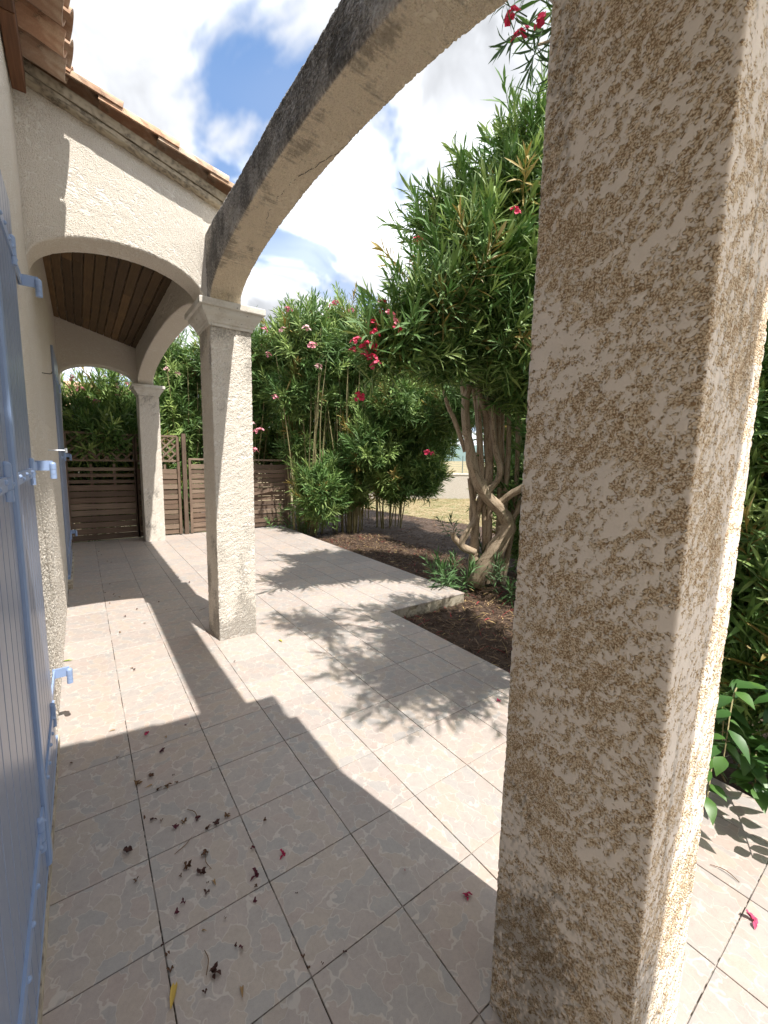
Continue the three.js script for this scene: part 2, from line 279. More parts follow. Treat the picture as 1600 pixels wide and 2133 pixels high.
// ---------------------------------------------------------------- house
const woodTex = dataTex(512, 512, (x, y) => {   // grain runs along u
  const u = x / 512, v = y / 512, w = v + 0.012 * perlin(u * 3, v * 6, 3, 6, 71), n = perlin(u * 3, w * 40, 3, 40, 72) * 0.6 + perlin(u * 8, w * 110, 8, 110, 73) * 0.5, k = perlin(u * 5, v * 5, 5, 5, 74);
  const f = 1 + 0.45 * n + 0.2 * k; return [0.5 * f, 0.5 * f, 0.5 * f];
}, true);
woodTex.repeat.set(0.8, 1.6);
const wood = (r, g, b, o = {}) => std({ map: woodTex, bumpMap: woodTex, bumpScale: 0.002, color: rgb(r * 2, g * 2, b * 2), roughness: 0.8, ...o });
const M_CEIL = [wood(0.088, 0.052, 0.02), wood(0.105, 0.061, 0.024), wood(0.072, 0.042, 0.017), wood(0.13, 0.075, 0.029)];
const M_SOFFIT = [wood(0.13, 0.055, 0.024), wood(0.10, 0.044, 0.02)];
const clayTex = dataTex(512, 512, (x, y) => {
  const u = x / 512, v = y / 512, n = perlin(u * 6, v * 6, 6, 6, 81) * 0.6 + perlin(u * 22, v * 22, 22, 22, 82) * 0.5, g = perlin(u * 120, v * 120, 120, 120, 83);
  let c = mix3([0.40, 0.265, 0.185], [0.52, 0.41, 0.31], smooth(-0.3, 0.5, n)); c = mix3(c, [0.09, 0.075, 0.055], 0.7 * smooth(0.35, 0.7, perlin(u * 10, v * 10, 10, 10, 84) + 0.3 * g)); const f = 1 + 0.12 * g; return [c[0] * f, c[1] * f, c[2] * f];
}, true);
clayTex.repeat.set(1.3, 1.3);
const M_CLAY = [std({ map: clayTex, bumpMap: clayTex, bumpScale: 0.002 }), std({ map: clayTex, bumpMap: clayTex, bumpScale: 0.002, color: rgb(0.8, 0.72, 0.66) }), std({ map: clayTex, bumpMap: clayTex, bumpScale: 0.002, color: rgb(1.1, 0.95, 0.85) })];
const mortarTex = dataTex(512, 512, (x, y) => {
  const u = x / 512, v = y / 512, n = perlin(u * 7, v * 7, 7, 7, 91) * 0.6 + perlin(u * 40, v * 40, 40, 40, 92) * 0.5, g = perlin(u * 120, v * 120, 120, 120, 93);
  let c = mix3([0.40, 0.34, 0.25], [0.24, 0.2, 0.145], smooth(-0.25, 0.4, n)); c = mix3(c, [0.10, 0.085, 0.065], 0.75 * smooth(0.25, 0.7, n + 0.5 * g)); return c;
}, true);
const M_MORTAR = std({ map: mortarTex, bumpMap: mortarTex, bumpScale: 0.008 });
const SLOPE = 0.29, slabY = (x) => 3.60 - SLOPE * x, ANG = Math.atan(SLOPE);
function canalTile(len, r0, r1, up) {          // half-round tile, its axis along +x (down the slope), r0 at the upper end
  const th = 0.013, n = 9, m = 4, pos = [], uv = [], idx = [];
  const P = (i, j, rr) => { const a = Math.PI * j / n, t = i / m, r = lerp(r0, r1, t) - rr; pos.push(len * (t - 0.5), (up ? 1 : -1) * r * Math.sin(a) * 0.82, r * Math.cos(a)); uv.push(len * t, a * 0.09); };
  for (let i = 0; i <= m; i++) for (let j = 0; j <= n; j++) P(i, j, 0);
  for (let i = 0; i <= m; i++) for (let j = 0; j <= n; j++) P(i, j, th);
  const K = n + 1, O = (m + 1) * K, q = (a, b, c, d) => idx.push(a, b, c, a, c, d);
  for (let i = 0; i < m; i++) for (let j = 0; j < n; j++) { q(i * K + j, i * K + j + 1, (i + 1) * K + j + 1, (i + 1) * K + j); q(O + i * K + j, O + (i + 1) * K + j, O + (i + 1) * K + j + 1, O + i * K + j + 1); }
  for (let j = 0; j < n; j++) for (const i of [0, m]) q(i * K + j, i * K + j + 1, O + i * K + j + 1, O + i * K + j);
  for (let i = 0; i < m; i++) for (const j of [0, n]) q(i * K + j, (i + 1) * K + j, O + (i + 1) * K + j, O + i * K + j);
  const g = new THREE.BufferGeometry(); g.setAttribute('position', new THREE.Float32BufferAttribute(pos, 3)); g.setAttribute('uv', new THREE.Float32BufferAttribute(uv, 2)); g.setIndex(idx); const k = g.toNonIndexed(); k.computeVertexNormals(); return k;
}
const TILE_UP = canalTile(0.44, 0.075, 0.09, true), TILE_PAN = canalTile(0.44, 0.09, 0.078, false);
function roofField(x0, x1, z0, z1) {           // rows of half-round tiles, further up the slope, as one sheet with real relief
  const P = 0.2; return sheet(x0, x1, z0, z1, Math.round((x1 - x0) / 0.06), Math.round((z1 - z0) / 0.025), (x, z) => { const k = mod(x / 0.36, 1); return slabY(x) + 0.1 + 0.055 * Math.sin(z / P * 6.283) + 0.02 * k; });
}
function putTile(parent, x, y, z, up, r, mat) { const t = mesh('roof_tile', up ? TILE_UP : TILE_PAN, mat, parent); t.position.set(x, y, z); t.rotation.set((r() - 0.5) * 0.05, (r() - 0.5) * 0.04, -ANG + (r() - 0.5) * 0.03); return t; }

const house = thing('house', 'cream roughcast house with blue shutters and terracotta eaves', 'house');
mesh('wall', [box(-5, 0.026, -0.3, 3.56, -9, -3.0), box(-5, 0.01, -0.3, 1.7, -3.0, 0.3), box(-5, 0.026, 1.7, 3.56, -3.0, 0.3), box(-5, 0.026, -0.3, 3.56, 0.3, 9)], M.pale, house);
{ // the stretch of wall where the sun grazes the roughcast, its grains in relief
  const g = new THREE.PlaneGeometry(1, 1, 560, 290), p = g.attributes.position, uv = g.attributes.uv;
  for (let i = 0; i < p.count; i++) {
    const z = lerp(-3.0, 0.3, p.getX(i) + 0.5), y = lerp(-0.02, 1.702, p.getY(i) + 0.5), [f1] = worley(z * 62 + 0.4 * perlin(z * 40, y * 40, 0, 0, 3), y * 62, 4096, 7), e = Math.min(1, 20 * Math.min(z + 3.0, 0.3 - z, 1.72 - y) + 0.1);
    p.setXYZ(i, 0.024 + e * (0.012 * clamp(1 - f1 * f1 * 1.6) - 0.003 + 0.004 * fbm(z * 90, y * 90, 2, 5)), y, z); uv.setXY(i, z, y);
  }
  const id = g.index.array; for (let i = 0; i < id.length; i += 3) { const t = id[i]; id[i] = id[i + 1]; id[i + 1] = t; }
  g.computeVertexNormals(); mesh('roughcast', g, M.pale, house);
}
{ // main roof over the house and its eave above the open bay between the porches
  const roof = mesh('roof', roofField(-5.2, 0.0, -9.2, 9.2), M_CLAY[0], house), r = rng(31);
  mesh('roof_deck', [place(box(-2.6, 2.6, -0.03, 0.03, -9.1, 9.1), -2.5, slabY(-2.5) + 0.05, 0, 0, 0, -ANG)], M_MORTAR, roof);
  for (let k = 0; k < 14; k++) {
    const z = 1.66 - k * 0.2, mat = () => M_CLAY[Math.floor(r() * 3)];
    for (const [xx, lift] of [[0.075, 0], [-0.25, 0.012]]) {
      putTile(roof, xx + (r() - 0.5) * 0.006, slabY(xx) + 0.105 + lift, z, false, r, mat());
      putTile(roof, xx + 0.012 + (r() - 0.5) * 0.006, slabY(xx) + 0.105 + lift, z - 0.1, true, r, mat());
    }
  }
  for (let k = 0; k < 5; k++) mesh('soffit_board', bevelBox(0.52, 0.11, 0.062, 0.004).rotateY(Math.PI / 2), M_SOFFIT[k % 2], roof).position.set(0.062, 3.50 + (k % 2) * 0.003, 1.36 - k * 0.524);
}

// porch: columns with capitals, three arched walls, boarded ceiling, roof slab
const capMat = std({ map: dataTex(512, 512, (x, y) => { const u = x / 512, v = y / 512, n = perlin(u * 8, v * 8, 8, 8, 101) * 0.6 + perlin(u * 40, v * 40, 40, 40, 102) * 0.4, s = smooth(0.62, 0.8, perlin(u * 26, v * 26, 26, 26, 103) + 0.25 * perlin(u * 90, v * 90, 90, 90, 104)), c = mix3([0.62, 0.595, 0.545], [0.53, 0.495, 0.44], smooth(-0.3, 0.6, n)); return mix3(c, [0.13, 0.115, 0.10], s * 0.8); }, true), roughness: 0.8 });
capMat.map.repeat.set(1.6, 1.6);
const CX0 = 1.045, CX1 = 1.345;
function capital(parent, z0, z1) {
  const prof = [[-0.01, 2.432], [0.012, 2.434], [0.014, 2.452], [0.022, 2.458], [0.026, 2.472], [0.038, 2.492], [0.052, 2.507], [0.062, 2.522], [0.066, 2.54], [0.066, 2.55], [0.086, 2.553], [0.088, 2.558], [0.088, 2.594], [0.084, 2.6], [-0.1, 2.6]];
  const pos = [], uv = [], idx = []; let s = 0;
  prof.forEach(([o, y], k) => {
    if (k) s += Math.hypot(o - prof[k - 1][0], y - prof[k - 1][1]);
    const c = [[CX0 - o, z0 - o], [CX1 + o, z0 - o], [CX1 + o, z1 + o], [CX0 - o, z1 + o]];
    for (let i = 0; i < 4; i++) for (const j of [i, (i + 1) % 4]) { pos.push(c[j][0], y, c[j][1]); uv.push((i % 2 ? c[j][1] : c[j][0]) + i * 0.37, s); }
    if (k) for (let i = 0; i < 4; i++) { const a = (k - 1) * 8 + i * 2, b = k * 8 + i * 2; idx.push(a, b, a + 1, a + 1, b, b + 1); }
  });
  let g = new THREE.BufferGeometry(); g.setAttribute('position', new THREE.Float32BufferAttribute(pos, 3)); g.setAttribute('uv', new THREE.Float32BufferAttribute(uv, 2)); g.setIndex(idx); g = g.toNonIndexed(); g.computeVertexNormals();
  return mesh('capital', g, capMat, parent);
}
// weathering: dark lichen in grains and patches where the photograph shows it
const grain = (a, b, s) => perlin(a * 95, b * 95, 0, 0, s) * 0.5 + perlin(a * 210, b * 210, 0, 0, s + 1) * 0.5;
function columnStain(seed, low, top) {
  return (x, y, z, nx, ny, nz) => {
    const h = Math.abs(nx) > 0.7 ? z : x, patch = fbm(h * 5 + seed, y * 3.2, 4, 110), g = grain(h, y * 0.6, 120);
    const a = smooth(-0.05, 0.32, patch + low * (0.62 - y) * 0.9 + 0.55 * g - 0.12), b = top ? smooth(0.1, 0.5, patch + (y - 2.15) * 0.9 + 0.5 * g) : 0, t = clamp(Math.max(a * (y < 0.95 ? 1 : 0.15), b) * 0.72);
    return [lerp(1, 0.36, t), lerp(1, 0.36, t), lerp(1, 0.36, t)];
  };
}
function column(parent, z0, z1, mat, o) {
  const c = mesh('column', loft('y', range(-0.02, 2.45, o.dy), () => [CX0, CX1, z0, z1], { r: 0.006, step: o.step, amp: o.amp, u0: o.u0, v0: o.v0, stain: o.stain }), mat, parent);
  if (o.label) c.userData.label = o.label; capital(c, z0, z1); return c;
}
const far = thing('porch', 'roofed porch with arched cream walls along the house wall', 'porch');
column(far, -1.425, -1.085, M.paleV, { dy: 0.008, step: 0.008, amp: 0.006, u0: 0.3, v0: 0.1, stain: columnStain(3, 0.75, 0.6), label: 'sunlit cream column standing alone at the front of the porch' });
column(far, -6.07, -5.75, M.paleV, { dy: 0.02, step: 0.015, amp: 0.005, u0: 0.9, v0: 0.5, stain: columnStain(8, 0.2, 1), label: 'farthest column, beside the dark fence panel' });
const noStain = () => [1, 1, 1];
function archWallX(parent, name, z0, z1, o = {}) { return mesh(name, loft('x', range(-0.03, 1.275, 0.012), (x) => [z0, z1, ell(x, 0.515, 0.49, 2.6, 0.225), slabY(x) + 0.01], { r: 0.014, step: 0.02, amp: 0.003, u0: o.u0 ?? 0, v0: o.v0 ?? 0 }), M.pale, parent); }
archWallX(far, 'front_arch_wall', -1.33, -1.09, { u0: 0.2, v0: 0.4 });
archWallX(far, 'back_arch_wall', -5.99, -5.75, { u0: 0.7 });
mesh('side_arch_wall', loft('z', range(-5.9, -1.2, 0.03), (z) => [1.04, 1.262, ell(z, -3.59, 2.13, 2.6, 0.3), 3.24], { r: 0.014, step: 0.02, amp: 0.006 }), M.pale, far);
function ceilingPlanks(parent, z0, z1, seed) {
  const ceil = new THREE.Group(); ceil.name = 'ceiling'; parent.add(ceil); const r = rng(seed), W = 0.088, cy = (x) => 3.462 - 0.285 * x, a = Math.atan(0.285);
  for (let k = 0; k < 12; k++) {
    const x = 0.045 + k * 0.0885, cut = lerp(z0, z1, 0.3 + 0.4 * r());
    for (const [a0, a1] of [[z0, cut - 0.002], [cut + 0.002, z1]]) { const m = mesh('ceiling_board', bevelBox(a1 - a0, 0.018, W - 0.002, 0.006).rotateY(Math.PI / 2), M_CEIL[Math.floor(r() * 4)], ceil); m.position.set(x, cy(x) + (r() - 0.5) * 0.003, (a0 + a1) / 2); m.rotation.z = -a; }
  }
  return ceil;
}
ceilingPlanks(far, -5.74, -1.335, 9);
function porchRoof(parent, z0, z1, front, seed) {  // front: z of the verge that shows
  const roof = mesh('roof', [place(box(-0.785, 0.785, -0.022, 0.03, z0, z1), 0.69, slabY(0.69) + 0.036, 0, 0, 0, -ANG)], M_MORTAR, parent), r = rng(seed), s = Math.sign(front - (z0 + z1) / 2);
  mesh('roof_cover', roofField(0.02, 1.47, z0 + 0.1, z1 - 0.1), M_CLAY[0], roof);
  for (let k = 0; k < 5; k++) { const x = 0.02 + k * 0.31; putTile(roof, x, slabY(x) + 0.098, front - s * 0.085, true, r, M_CLAY[k % 3]).rotation.z = -ANG + 0.07; }
  for (let z = z0 + 0.2, k = 0; z < z1 - 0.2; z += 0.2, k++) putTile(roof, 1.22, slabY(1.22) + 0.09, z, true, r, M_CLAY[k % 3]);
  return roof;
}
porchRoof(far, -6.2, -1.03, -0.95, 41);
{ // mortar fillet under the verge
  mesh('verge_fillet', loft('x', range(0.0, 1.46, 0.03), (x) => [-1.1, -1.04, slabY(x) - 0.03 + 0.012 * fbm(x * 9, 1, 3, 2), slabY(x) + 0.012], { r: 0.012, step: 0.015, amp: 0.008 }), M_MORTAR, far);
}

// the porch the photographer stands in
const near = thing('porch', 'roofed porch whose thick weathered column fills the right of the view', 'porch');
const nearStain = (x, y, z, nx, ny, nz) => {
  const h = Math.abs(nx) > 0.7 ? z : x, patch = fbm(h * 4.2 + 4, y * 2.6, 4, 130), g = grain(h * 0.8, y * 0.45, 140);
  let t = smooth(0.0, 0.45, patch * 0.9 + (0.48 - y) * 0.95 + 0.6 * g) * (y < 0.9 ? 0.7 : 0.0);
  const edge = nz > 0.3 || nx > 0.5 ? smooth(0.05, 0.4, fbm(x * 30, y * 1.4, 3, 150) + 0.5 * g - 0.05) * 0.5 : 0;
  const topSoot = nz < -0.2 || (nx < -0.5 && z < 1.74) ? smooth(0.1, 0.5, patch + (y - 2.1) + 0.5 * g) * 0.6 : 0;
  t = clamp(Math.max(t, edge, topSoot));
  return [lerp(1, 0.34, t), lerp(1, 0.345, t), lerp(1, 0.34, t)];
};
column(near, 1.675, 2.012, M.old, { dy: 0.0045, step: 0.0045, amp: 0.0036, u0: 0.05, v0: 0.33, stain: nearStain, label: 'large roughcast column close to the viewer, flaking flats over brown grit' });
column(near, 4.3, 4.62, M.paleV, { dy: 0.03, step: 0.03, amp: 0.004, u0: 0.4, v0: 0, stain: noStain });
archWallX(near, 'front_arch_wall', 1.70, 1.93, { u0: 0.1 });
mesh('side_arch_wall', loft('z', range(1.8, 4.6, 0.03), (z) => [1.04, 1.262, ell(z, 3.155, 1.145, 2.6, 0.28), 3.24], { r: 0.014, step: 0.02, amp: 0.006 }), M.pale, near);
ceilingPlanks(near, 1.935, 4.5, 19);
porchRoof(near, 1.70, 4.7, 1.70, 43);

// the freestanding arch between the porches
const archY = (z) => ell(z, 0.29, 1.345, 2.6, 0.265);
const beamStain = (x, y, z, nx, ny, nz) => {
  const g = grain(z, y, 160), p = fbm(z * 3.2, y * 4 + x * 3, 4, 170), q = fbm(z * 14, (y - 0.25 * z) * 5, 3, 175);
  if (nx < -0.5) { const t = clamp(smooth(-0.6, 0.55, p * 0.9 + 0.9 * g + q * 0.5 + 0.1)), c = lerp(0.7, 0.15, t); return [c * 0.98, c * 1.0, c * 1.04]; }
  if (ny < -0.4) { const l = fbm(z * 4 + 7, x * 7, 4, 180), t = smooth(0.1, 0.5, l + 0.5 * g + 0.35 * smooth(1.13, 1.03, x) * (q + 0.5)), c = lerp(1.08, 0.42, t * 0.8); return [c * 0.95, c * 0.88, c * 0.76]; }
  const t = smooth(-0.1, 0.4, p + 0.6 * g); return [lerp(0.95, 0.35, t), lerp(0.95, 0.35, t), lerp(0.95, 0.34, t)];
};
const arch = thing('plaster_arch', 'weathered grey plaster arch spanning from the sunlit column over the terrace', 'arch');
mesh('arch_beam', loft('z', range(-1.1, 1.72, 0.008), (z) => [1.032 + 0.006 * fbm(z * 2, 3, 2, 1), 1.258, archY(z) + 0.008 * fbm(z * 3, 1, 2, 4), 3.06 + 0.02 * fbm(z * 2, 8, 2, 6)], { r: 0.016, step: 0.008, amp: 0.007, u0: 0.6, v0: 0.2, stain: beamStain }), M.paleV, arch);
{ // hairline crack along the soffit
  const pts = []; for (let i = 0; i <= 26; i++) { const t = i / 26, z = lerp(-0.32, 0.62, t), x = 1.2 - 0.05 * Math.sin(t * 5) + 0.022 * fbm(t * 9, 2, 3, 9) + (i % 2 ? 0.004 : -0.004) - (t < 0.25 ? 0.01 : 0); pts.push(V(x, archY(z) - 0.0008 + 0.008 * fbm(z * 3, 1, 2, 4), z)); }
  mesh('crack', tube(pts, [0.0008, 0.0015, 0.0016, 0.0014, 0.0007], 5, 2), std({ color: rgb(0.03, 0.022, 0.015) }), arch);
}

// ---------------------------------------------------------------- blue shutters and fittings of the house
const blueTex = dataTex(256, 512, (x, y) => { const u = x / 256, v = y / 512, n = perlin(u * 24, v * 3, 24, 3, 191) * 0.5 + perlin(u * 70, v * 8, 70, 8, 192) * 0.5, s = smooth(0.5, 0.75, perlin(u * 12, v * 12, 12, 12, 193) + 0.4 * n), f = 1 + 0.1 * n; return mix3([0.23 * f, 0.28 * f, 0.40 * f], [0.4, 0.43, 0.5], s * 0.3); }, true);
blueTex.repeat.set(2, 1);
const M_BLUE = std({ map: blueTex, bumpMap: blueTex, bumpScale: 0.003, roughness: 0.33 }), M_BLUEFRAME = std({ color: rgb(0.27, 0.365, 0.57), roughness: 0.35 });
const M_STONE = std({ map: mortarTex, color: rgb(1.25, 1.25, 1.3), roughness: 0.85 });
const knuckle = (y, x, z, r = 0.015, h = 0.1) => [place(new THREE.CylinderGeometry(r, r, h * 0.32, 14), x, y + h * 0.34, z), place(new THREE.CylinderGeometry(r * 0.97, r * 0.97, h * 0.32, 14), x, y, z), place(new THREE.CylinderGeometry(r, r, h * 0.32, 14), x, y - h * 0.34, z), place(new THREE.SphereGeometry(r, 12, 6, 0, 6.283, 0, 1.57), x, y + h * 0.5, z)];
function shutter(zA, zB, x0, y0, y1, hinges, label) {  // a leaf of upright boards against the wall, zA far edge
  const g = new THREE.Group(); g.name = 'shutter'; house.add(g); if (label) g.userData.label = label;
  const n = Math.max(3, Math.round((zB - zA) / 0.085)), w = (zB - zA) / n, bg = bevelBox(y1 - y0, w - 0.003, 0.024, 0.004).rotateZ(Math.PI / 2);
  const uv = bg.attributes.uv; for (let i = 0; i < uv.count; i++) uv.setXY(i, uv.getY(i), uv.getX(i));
  bg.rotateY(Math.PI / 2);
  for (let k = 0; k < n; k++) mesh('board', bg, M_BLUE, g).position.set(x0 + 0.012, (y0 + y1) / 2, zA + (k + 0.5) * w);
  for (const y of hinges) {
    const s = mesh('strap_hinge', [box(x0 + 0.024, x0 + 0.031, y - 0.02, y + 0.02, zA + 0.01, zB - 0.02), ...knuckle(y, x0 + 0.028, zA + 0.12, 0.013)], M_BLUEFRAME, g);
    for (let k = 0; k < 6; k++) mesh('rivet', place(new THREE.SphereGeometry(0.008, 10, 6), x0 + 0.031, y + (k % 2 ? 0.006 : -0.006), zA + 0.05 + k * (zB - zA - 0.1) / 5.5), M_BLUEFRAME, s);
  }
  return g;
}
function bracket(parent, y, zf, out = 0.085, len = 0.15) {
  return mesh('hinge_bracket', [box(0.02, out, y - 0.004, y + 0.045, zf - len - 0.012, zf - len), place(box(0, 0.008, -0.02, 0.02, -len / 2, len / 2), 0.034, y + 0.02, zf - len / 2), ...knuckle(y - 0.01, out, zf - len, 0.014, 0.07)], M_BLUEFRAME, parent);
}
{
  const HY = [0.3, 1.4, 2.27];
  const a = shutter(-0.14, 0.54, 0.018, 0.075, 2.5, HY, 'far leaf of the near blue shutter, hinged to the wall');
  const b = shutter(0.6, 1.4, 0.018, 0.075, 2.5, HY, 'near leaf of the blue shutter with grooved boards and strap hinges');
  mesh('cover_strip', place(bevelBox(2.4, 0.038, 0.055, 0.006).rotateZ(Math.PI / 2), 0.037, 1.285, 0.57), M_BLUEFRAME, b);
  for (const y of HY) bracket(a, y, -0.14, 0.102, 0.28);
  const c = shutter(-4.9, -3.6, 0.024, 0.09, 2.62, [0.35, 1.42, 2.3], 'blue shutter inside the porch, seen edge on');
  for (const y of [0.35, 1.42]) bracket(c, y, -4.9, 0.11, 0.1);
  const sill = mesh('door_sill', box(0, 0.047, 0, 0.05, -0.3, 1.9), M_STONE, house); mesh('sill_lip', box(0.002, 0.043, 0.052, 0.075, -0.25, 1.9), M_BLUEFRAME, sill);
  const s2 = mesh('door_sill', box(0, 0.07, 0, 0.06, -5.1, -3.3), M_STONE, house); mesh('sill_lip', box(0.002, 0.05, 0.062, 0.09, -5.0, -3.5), M_BLUEFRAME, s2);
  const iron = std({ color: rgb(0.05, 0.04, 0.035), roughness: 0.6, metalness: 0.5 }), zinc = std({ color: rgb(0.5, 0.53, 0.58), roughness: 0.35, metalness: 0.6 });
  mesh('wall_hook', tube([V(0.01, 2.06, -1.75), V(0.08, 2.06, -1.75), V(0.085, 2.075, -1.75)], [0.003, 0.003, 0.003], 6, 4), iron, house);
  const st = mesh('shutter_stay', [place(new THREE.CylinderGeometry(0.005, 0.005, 0.12, 10), 0.08, 1.5, -1.65, 0, 0, Math.PI / 2), place(new THREE.CylinderGeometry(0.009, 0.009, 0.035, 10), 0.135, 1.5, -1.65)], zinc, house);
}

// ---------------------------------------------------------------- wooden fence behind the porch
{
  const grey = [wood(0.15, 0.10, 0.07), wood(0.18, 0.125, 0.09), wood(0.115, 0.078, 0.055), wood(0.2, 0.145, 0.105)], r = rng(61);
  const fence = thing('wooden_fence', 'weathered brown fence of horizontal slats with lattice top closing the terrace', 'fence');
  const slat = (x0, x1, y, z, h, m, tilt = 0) => { const s = mesh('slat', bevelBox(x1 - x0, h, 0.011, 0.002), m, fence); s.position.set((x0 + x1) / 2, y, z); s.rotation.set((r() - 0.5) * 0.12, (r() - 0.5) * 0.006, tilt + (r() - 0.5) * 0.012); return s; };
  const upright = (x, y0, y1, z, w = 0.045, d = 0.03, name = 'upright') => { const s = mesh(name, bevelBox(y1 - y0, w, d, 0.004).rotateZ(Math.PI / 2), grey[Math.floor(r() * 4)], fence); s.position.set(x, (y0 + y1) / 2, z); return s; };
  const ZF = -6.16;
  for (const [x0, x1, top, gap] of [[0.03, 0.98, 1.3, 0.104], [1.0, 1.66, 1.3, 0.092], [1.86, 2.76, 1.34, 0.092], [2.80, 3.74, 1.34, 0.092]]) {
    const n = Math.floor((top - 0.03) / gap);
    for (let k = 0; k < n; k++) slat(x0, x1, 0.07 + k * gap, ZF + (k % 2 ? 0.008 : -0.008), x0 < 0.5 ? (k > n - 4 ? 0.055 : 0.094) : 0.084, grey[Math.floor(r() * 4)]);
    for (const x of [x0 - 0.005, x1 + 0.005]) upright(x, 0.02, top + 0.05, ZF + 0.028);
    for (const x of [lerp(x0, x1, 0.34), lerp(x0, x1, 0.68)]) upright(x, 0.03, top, ZF - 0.03, 0.04, 0.02);
    slat(x0 - 0.02, x1 + 0.02, top + 0.06, ZF, 0.035, grey[3]);
  }
  slat(2.95, 3.7, 0.78, ZF + 0.06, 0.06, grey[1], 0.2);
  for (const [x, h] of [[1.765, 1.86], [3.79, 1.38]]) upright(x, -0.05, h, ZF + 0.01, 0.07, 0.07, 'post');
  for (const [x0, x1] of [[0.03, 0.98], [1.0, 1.66]]) {
    upright(x0, 1.36, 1.8, ZF + 0.02); upright(x1, 1.36, 1.8, ZF + 0.02); slat(x0, x1, 1.8, ZF + 0.014, 0.035, grey[1]);
    const w = x1 - x0; for (const s of [-1, 1]) for (let c = -0.36; c < w + 0.36; c += 0.145) {  // diagonal strips clipped to the panel
      let a = c, b = c + 0.4 * 1; const t0 = Math.max(0, (0.01 - a) / (b - a)), t1 = Math.min(1, (w - 0.01 - a) / (b - a)); if (t1 - t0 < 0.12) continue;
      const ax = a + (b - a) * t0, bx = a + (b - a) * t1, ay = 1.38 + 0.4 * t0, by = 1.38 + 0.4 * t1, L = Math.hypot(bx - ax, by - ay);
      const m = mesh('lattice_strip', bevelBox(L, 0.028, 0.008, 0.001), grey[Math.floor(r() * 4)], fence), cx = (ax + bx) / 2; m.position.set(x0 + (s > 0 ? cx : w - cx), (ay + by) / 2, ZF + (s > 0 ? 0.005 : -0.005)); m.rotation.z = s * Math.atan2(by - ay, bx - ax);
    }
  }
}

// ---------------------------------------------------------------- oleanders
function leafGeo(out, o, d, n, L, W, droop, fold = 0.25, rows = [[0, 0.16], [0.3, 0.85], [0.62, 1], [1, 0]]) {   // appends one lance-shaped leaf; o origin, d direction, n upper side
  const s = V(0, 0, 0).crossVectors(d, n).normalize(), up = V(0, 0, 0).crossVectors(s, d).normalize(), base = out.pos.length / 3;
  for (const [t, w] of rows) {
    const c = o.clone().addScaledVector(d, L * t * (1 - 0.15 * droop * t)).addScaledVector(up, -droop * L * t * t * 0.55);
    if (w === 0) { out.pos.push(c.x, c.y, c.z); out.uv.push(0.5, 1); } else for (const k of [-1, 0, 1]) { const q = c.clone().addScaledVector(s, k * W * w * 0.5).addScaledVector(up, Math.abs(k) * W * w * fold); out.pos.push(q.x, q.y, q.z); out.uv.push(0.5 + k * w * 0.5, t); }
  }
  const R = rows.length - 2, e = base + R * 3;
  for (let k = 0; k < R; k++) for (let j = 0; j < 2; j++) { const a = base + k * 3 + j; out.idx.push(a, a + 1, a + 4, a, a + 4, a + 3); }
  out.idx.push(e, e + 1, e + 3, e + 1, e + 2, e + 3);
}
function finish(out) { const g = new THREE.BufferGeometry(); g.setAttribute('position', new THREE.Float32BufferAttribute(out.pos, 3)); g.setAttribute('uv', new THREE.Float32BufferAttribute(out.uv, 2)); g.setIndex(out.idx); g.computeVertexNormals(); return g; }
const fresh = () => ({ pos: [], uv: [], idx: [] });
function sprigGeo(seed, whorls, len, L, W) {     // a shoot along +y with whorls of three leaves
  const r = rng(seed), out = fresh();
  for (let k = 0; k < whorls; k++) {
    const t = (k + 0.4) / whorls, y = len * t, turn = k * 1.05 + r() * 0.5;
    for (let j = 0; j < 3; j++) {
      const a = turn + j * 2.094 + (r() - 0.5) * 0.9, open = lerp(1.5, 0.35, Math.pow(t, 1.3)) + (r() - 0.5) * 0.7, d = V(Math.cos(a) * Math.sin(open), Math.cos(open), Math.sin(a) * Math.sin(open));
      leafGeo(out, V(Math.cos(a) * 0.004, y, Math.sin(a) * 0.004), d, V(0, 1, 0).addScaledVector(d, -0.2), L * (0.75 + 0.45 * r()) * (t > 0.85 ? 0.75 : 1), W * (0.75 + 0.5 * r()), -0.1 + 1.4 * r() * r());
    }
  }
  const st = tube([V(0, -0.06, 0), V(0.004, len * 0.5, 0.003), V(0, len * 0.97, 0)], [0.005, 0.0035, 0.002], 4, 2), b = out.pos.length / 3;
  out.pos.push(...st.attributes.position.array); out.uv.push(...st.attributes.uv.array); out.idx.push(...[...st.index.array].map((i) => i + b));
  return finish(out);
}
const SPRIGS = [sprigGeo(1, 9, 0.38, 0.175, 0.019), sprigGeo(2, 7, 0.30, 0.185, 0.020), sprigGeo(3, 11, 0.50, 0.165, 0.0175)];
const leafMat = new THREE.MeshPhysicalMaterial({ color: rgb(1, 1, 1), roughness: 0.6, transmission: 0.34, thickness: 0, side: THREE.DoubleSide, specularIntensity: 0.7 });
const barkTex = dataTex(256, 512, (x, y) => { const u = x / 256, v = y / 512, n = perlin(u * 8, v * 5, 8, 5, 201) * 0.6 + perlin(u * 24, v * 30, 24, 30, 202) * 0.5, g = perlin(u * 60, v * 100, 60, 100, 203), f = 1 + 0.25 * g, c = mix3([0.37, 0.29, 0.205], [0.19, 0.135, 0.085], smooth(-0.2, 0.6, n)); return [c[0] * f, c[1] * f, c[2] * f]; }, true);
barkTex.repeat.set(4, 2);
const barkMat = std({ map: barkTex, bumpMap: barkTex, bumpScale: 0.004 }), caneMat = std({ map: barkTex, bumpMap: barkTex, bumpScale: 0.002, color: rgb(0.75, 0.85, 0.6) });
const MAT = new THREE.Matrix4(), Q = new THREE.Quaternion(), SC = V(1, 1, 1), COL = new THREE.Color();
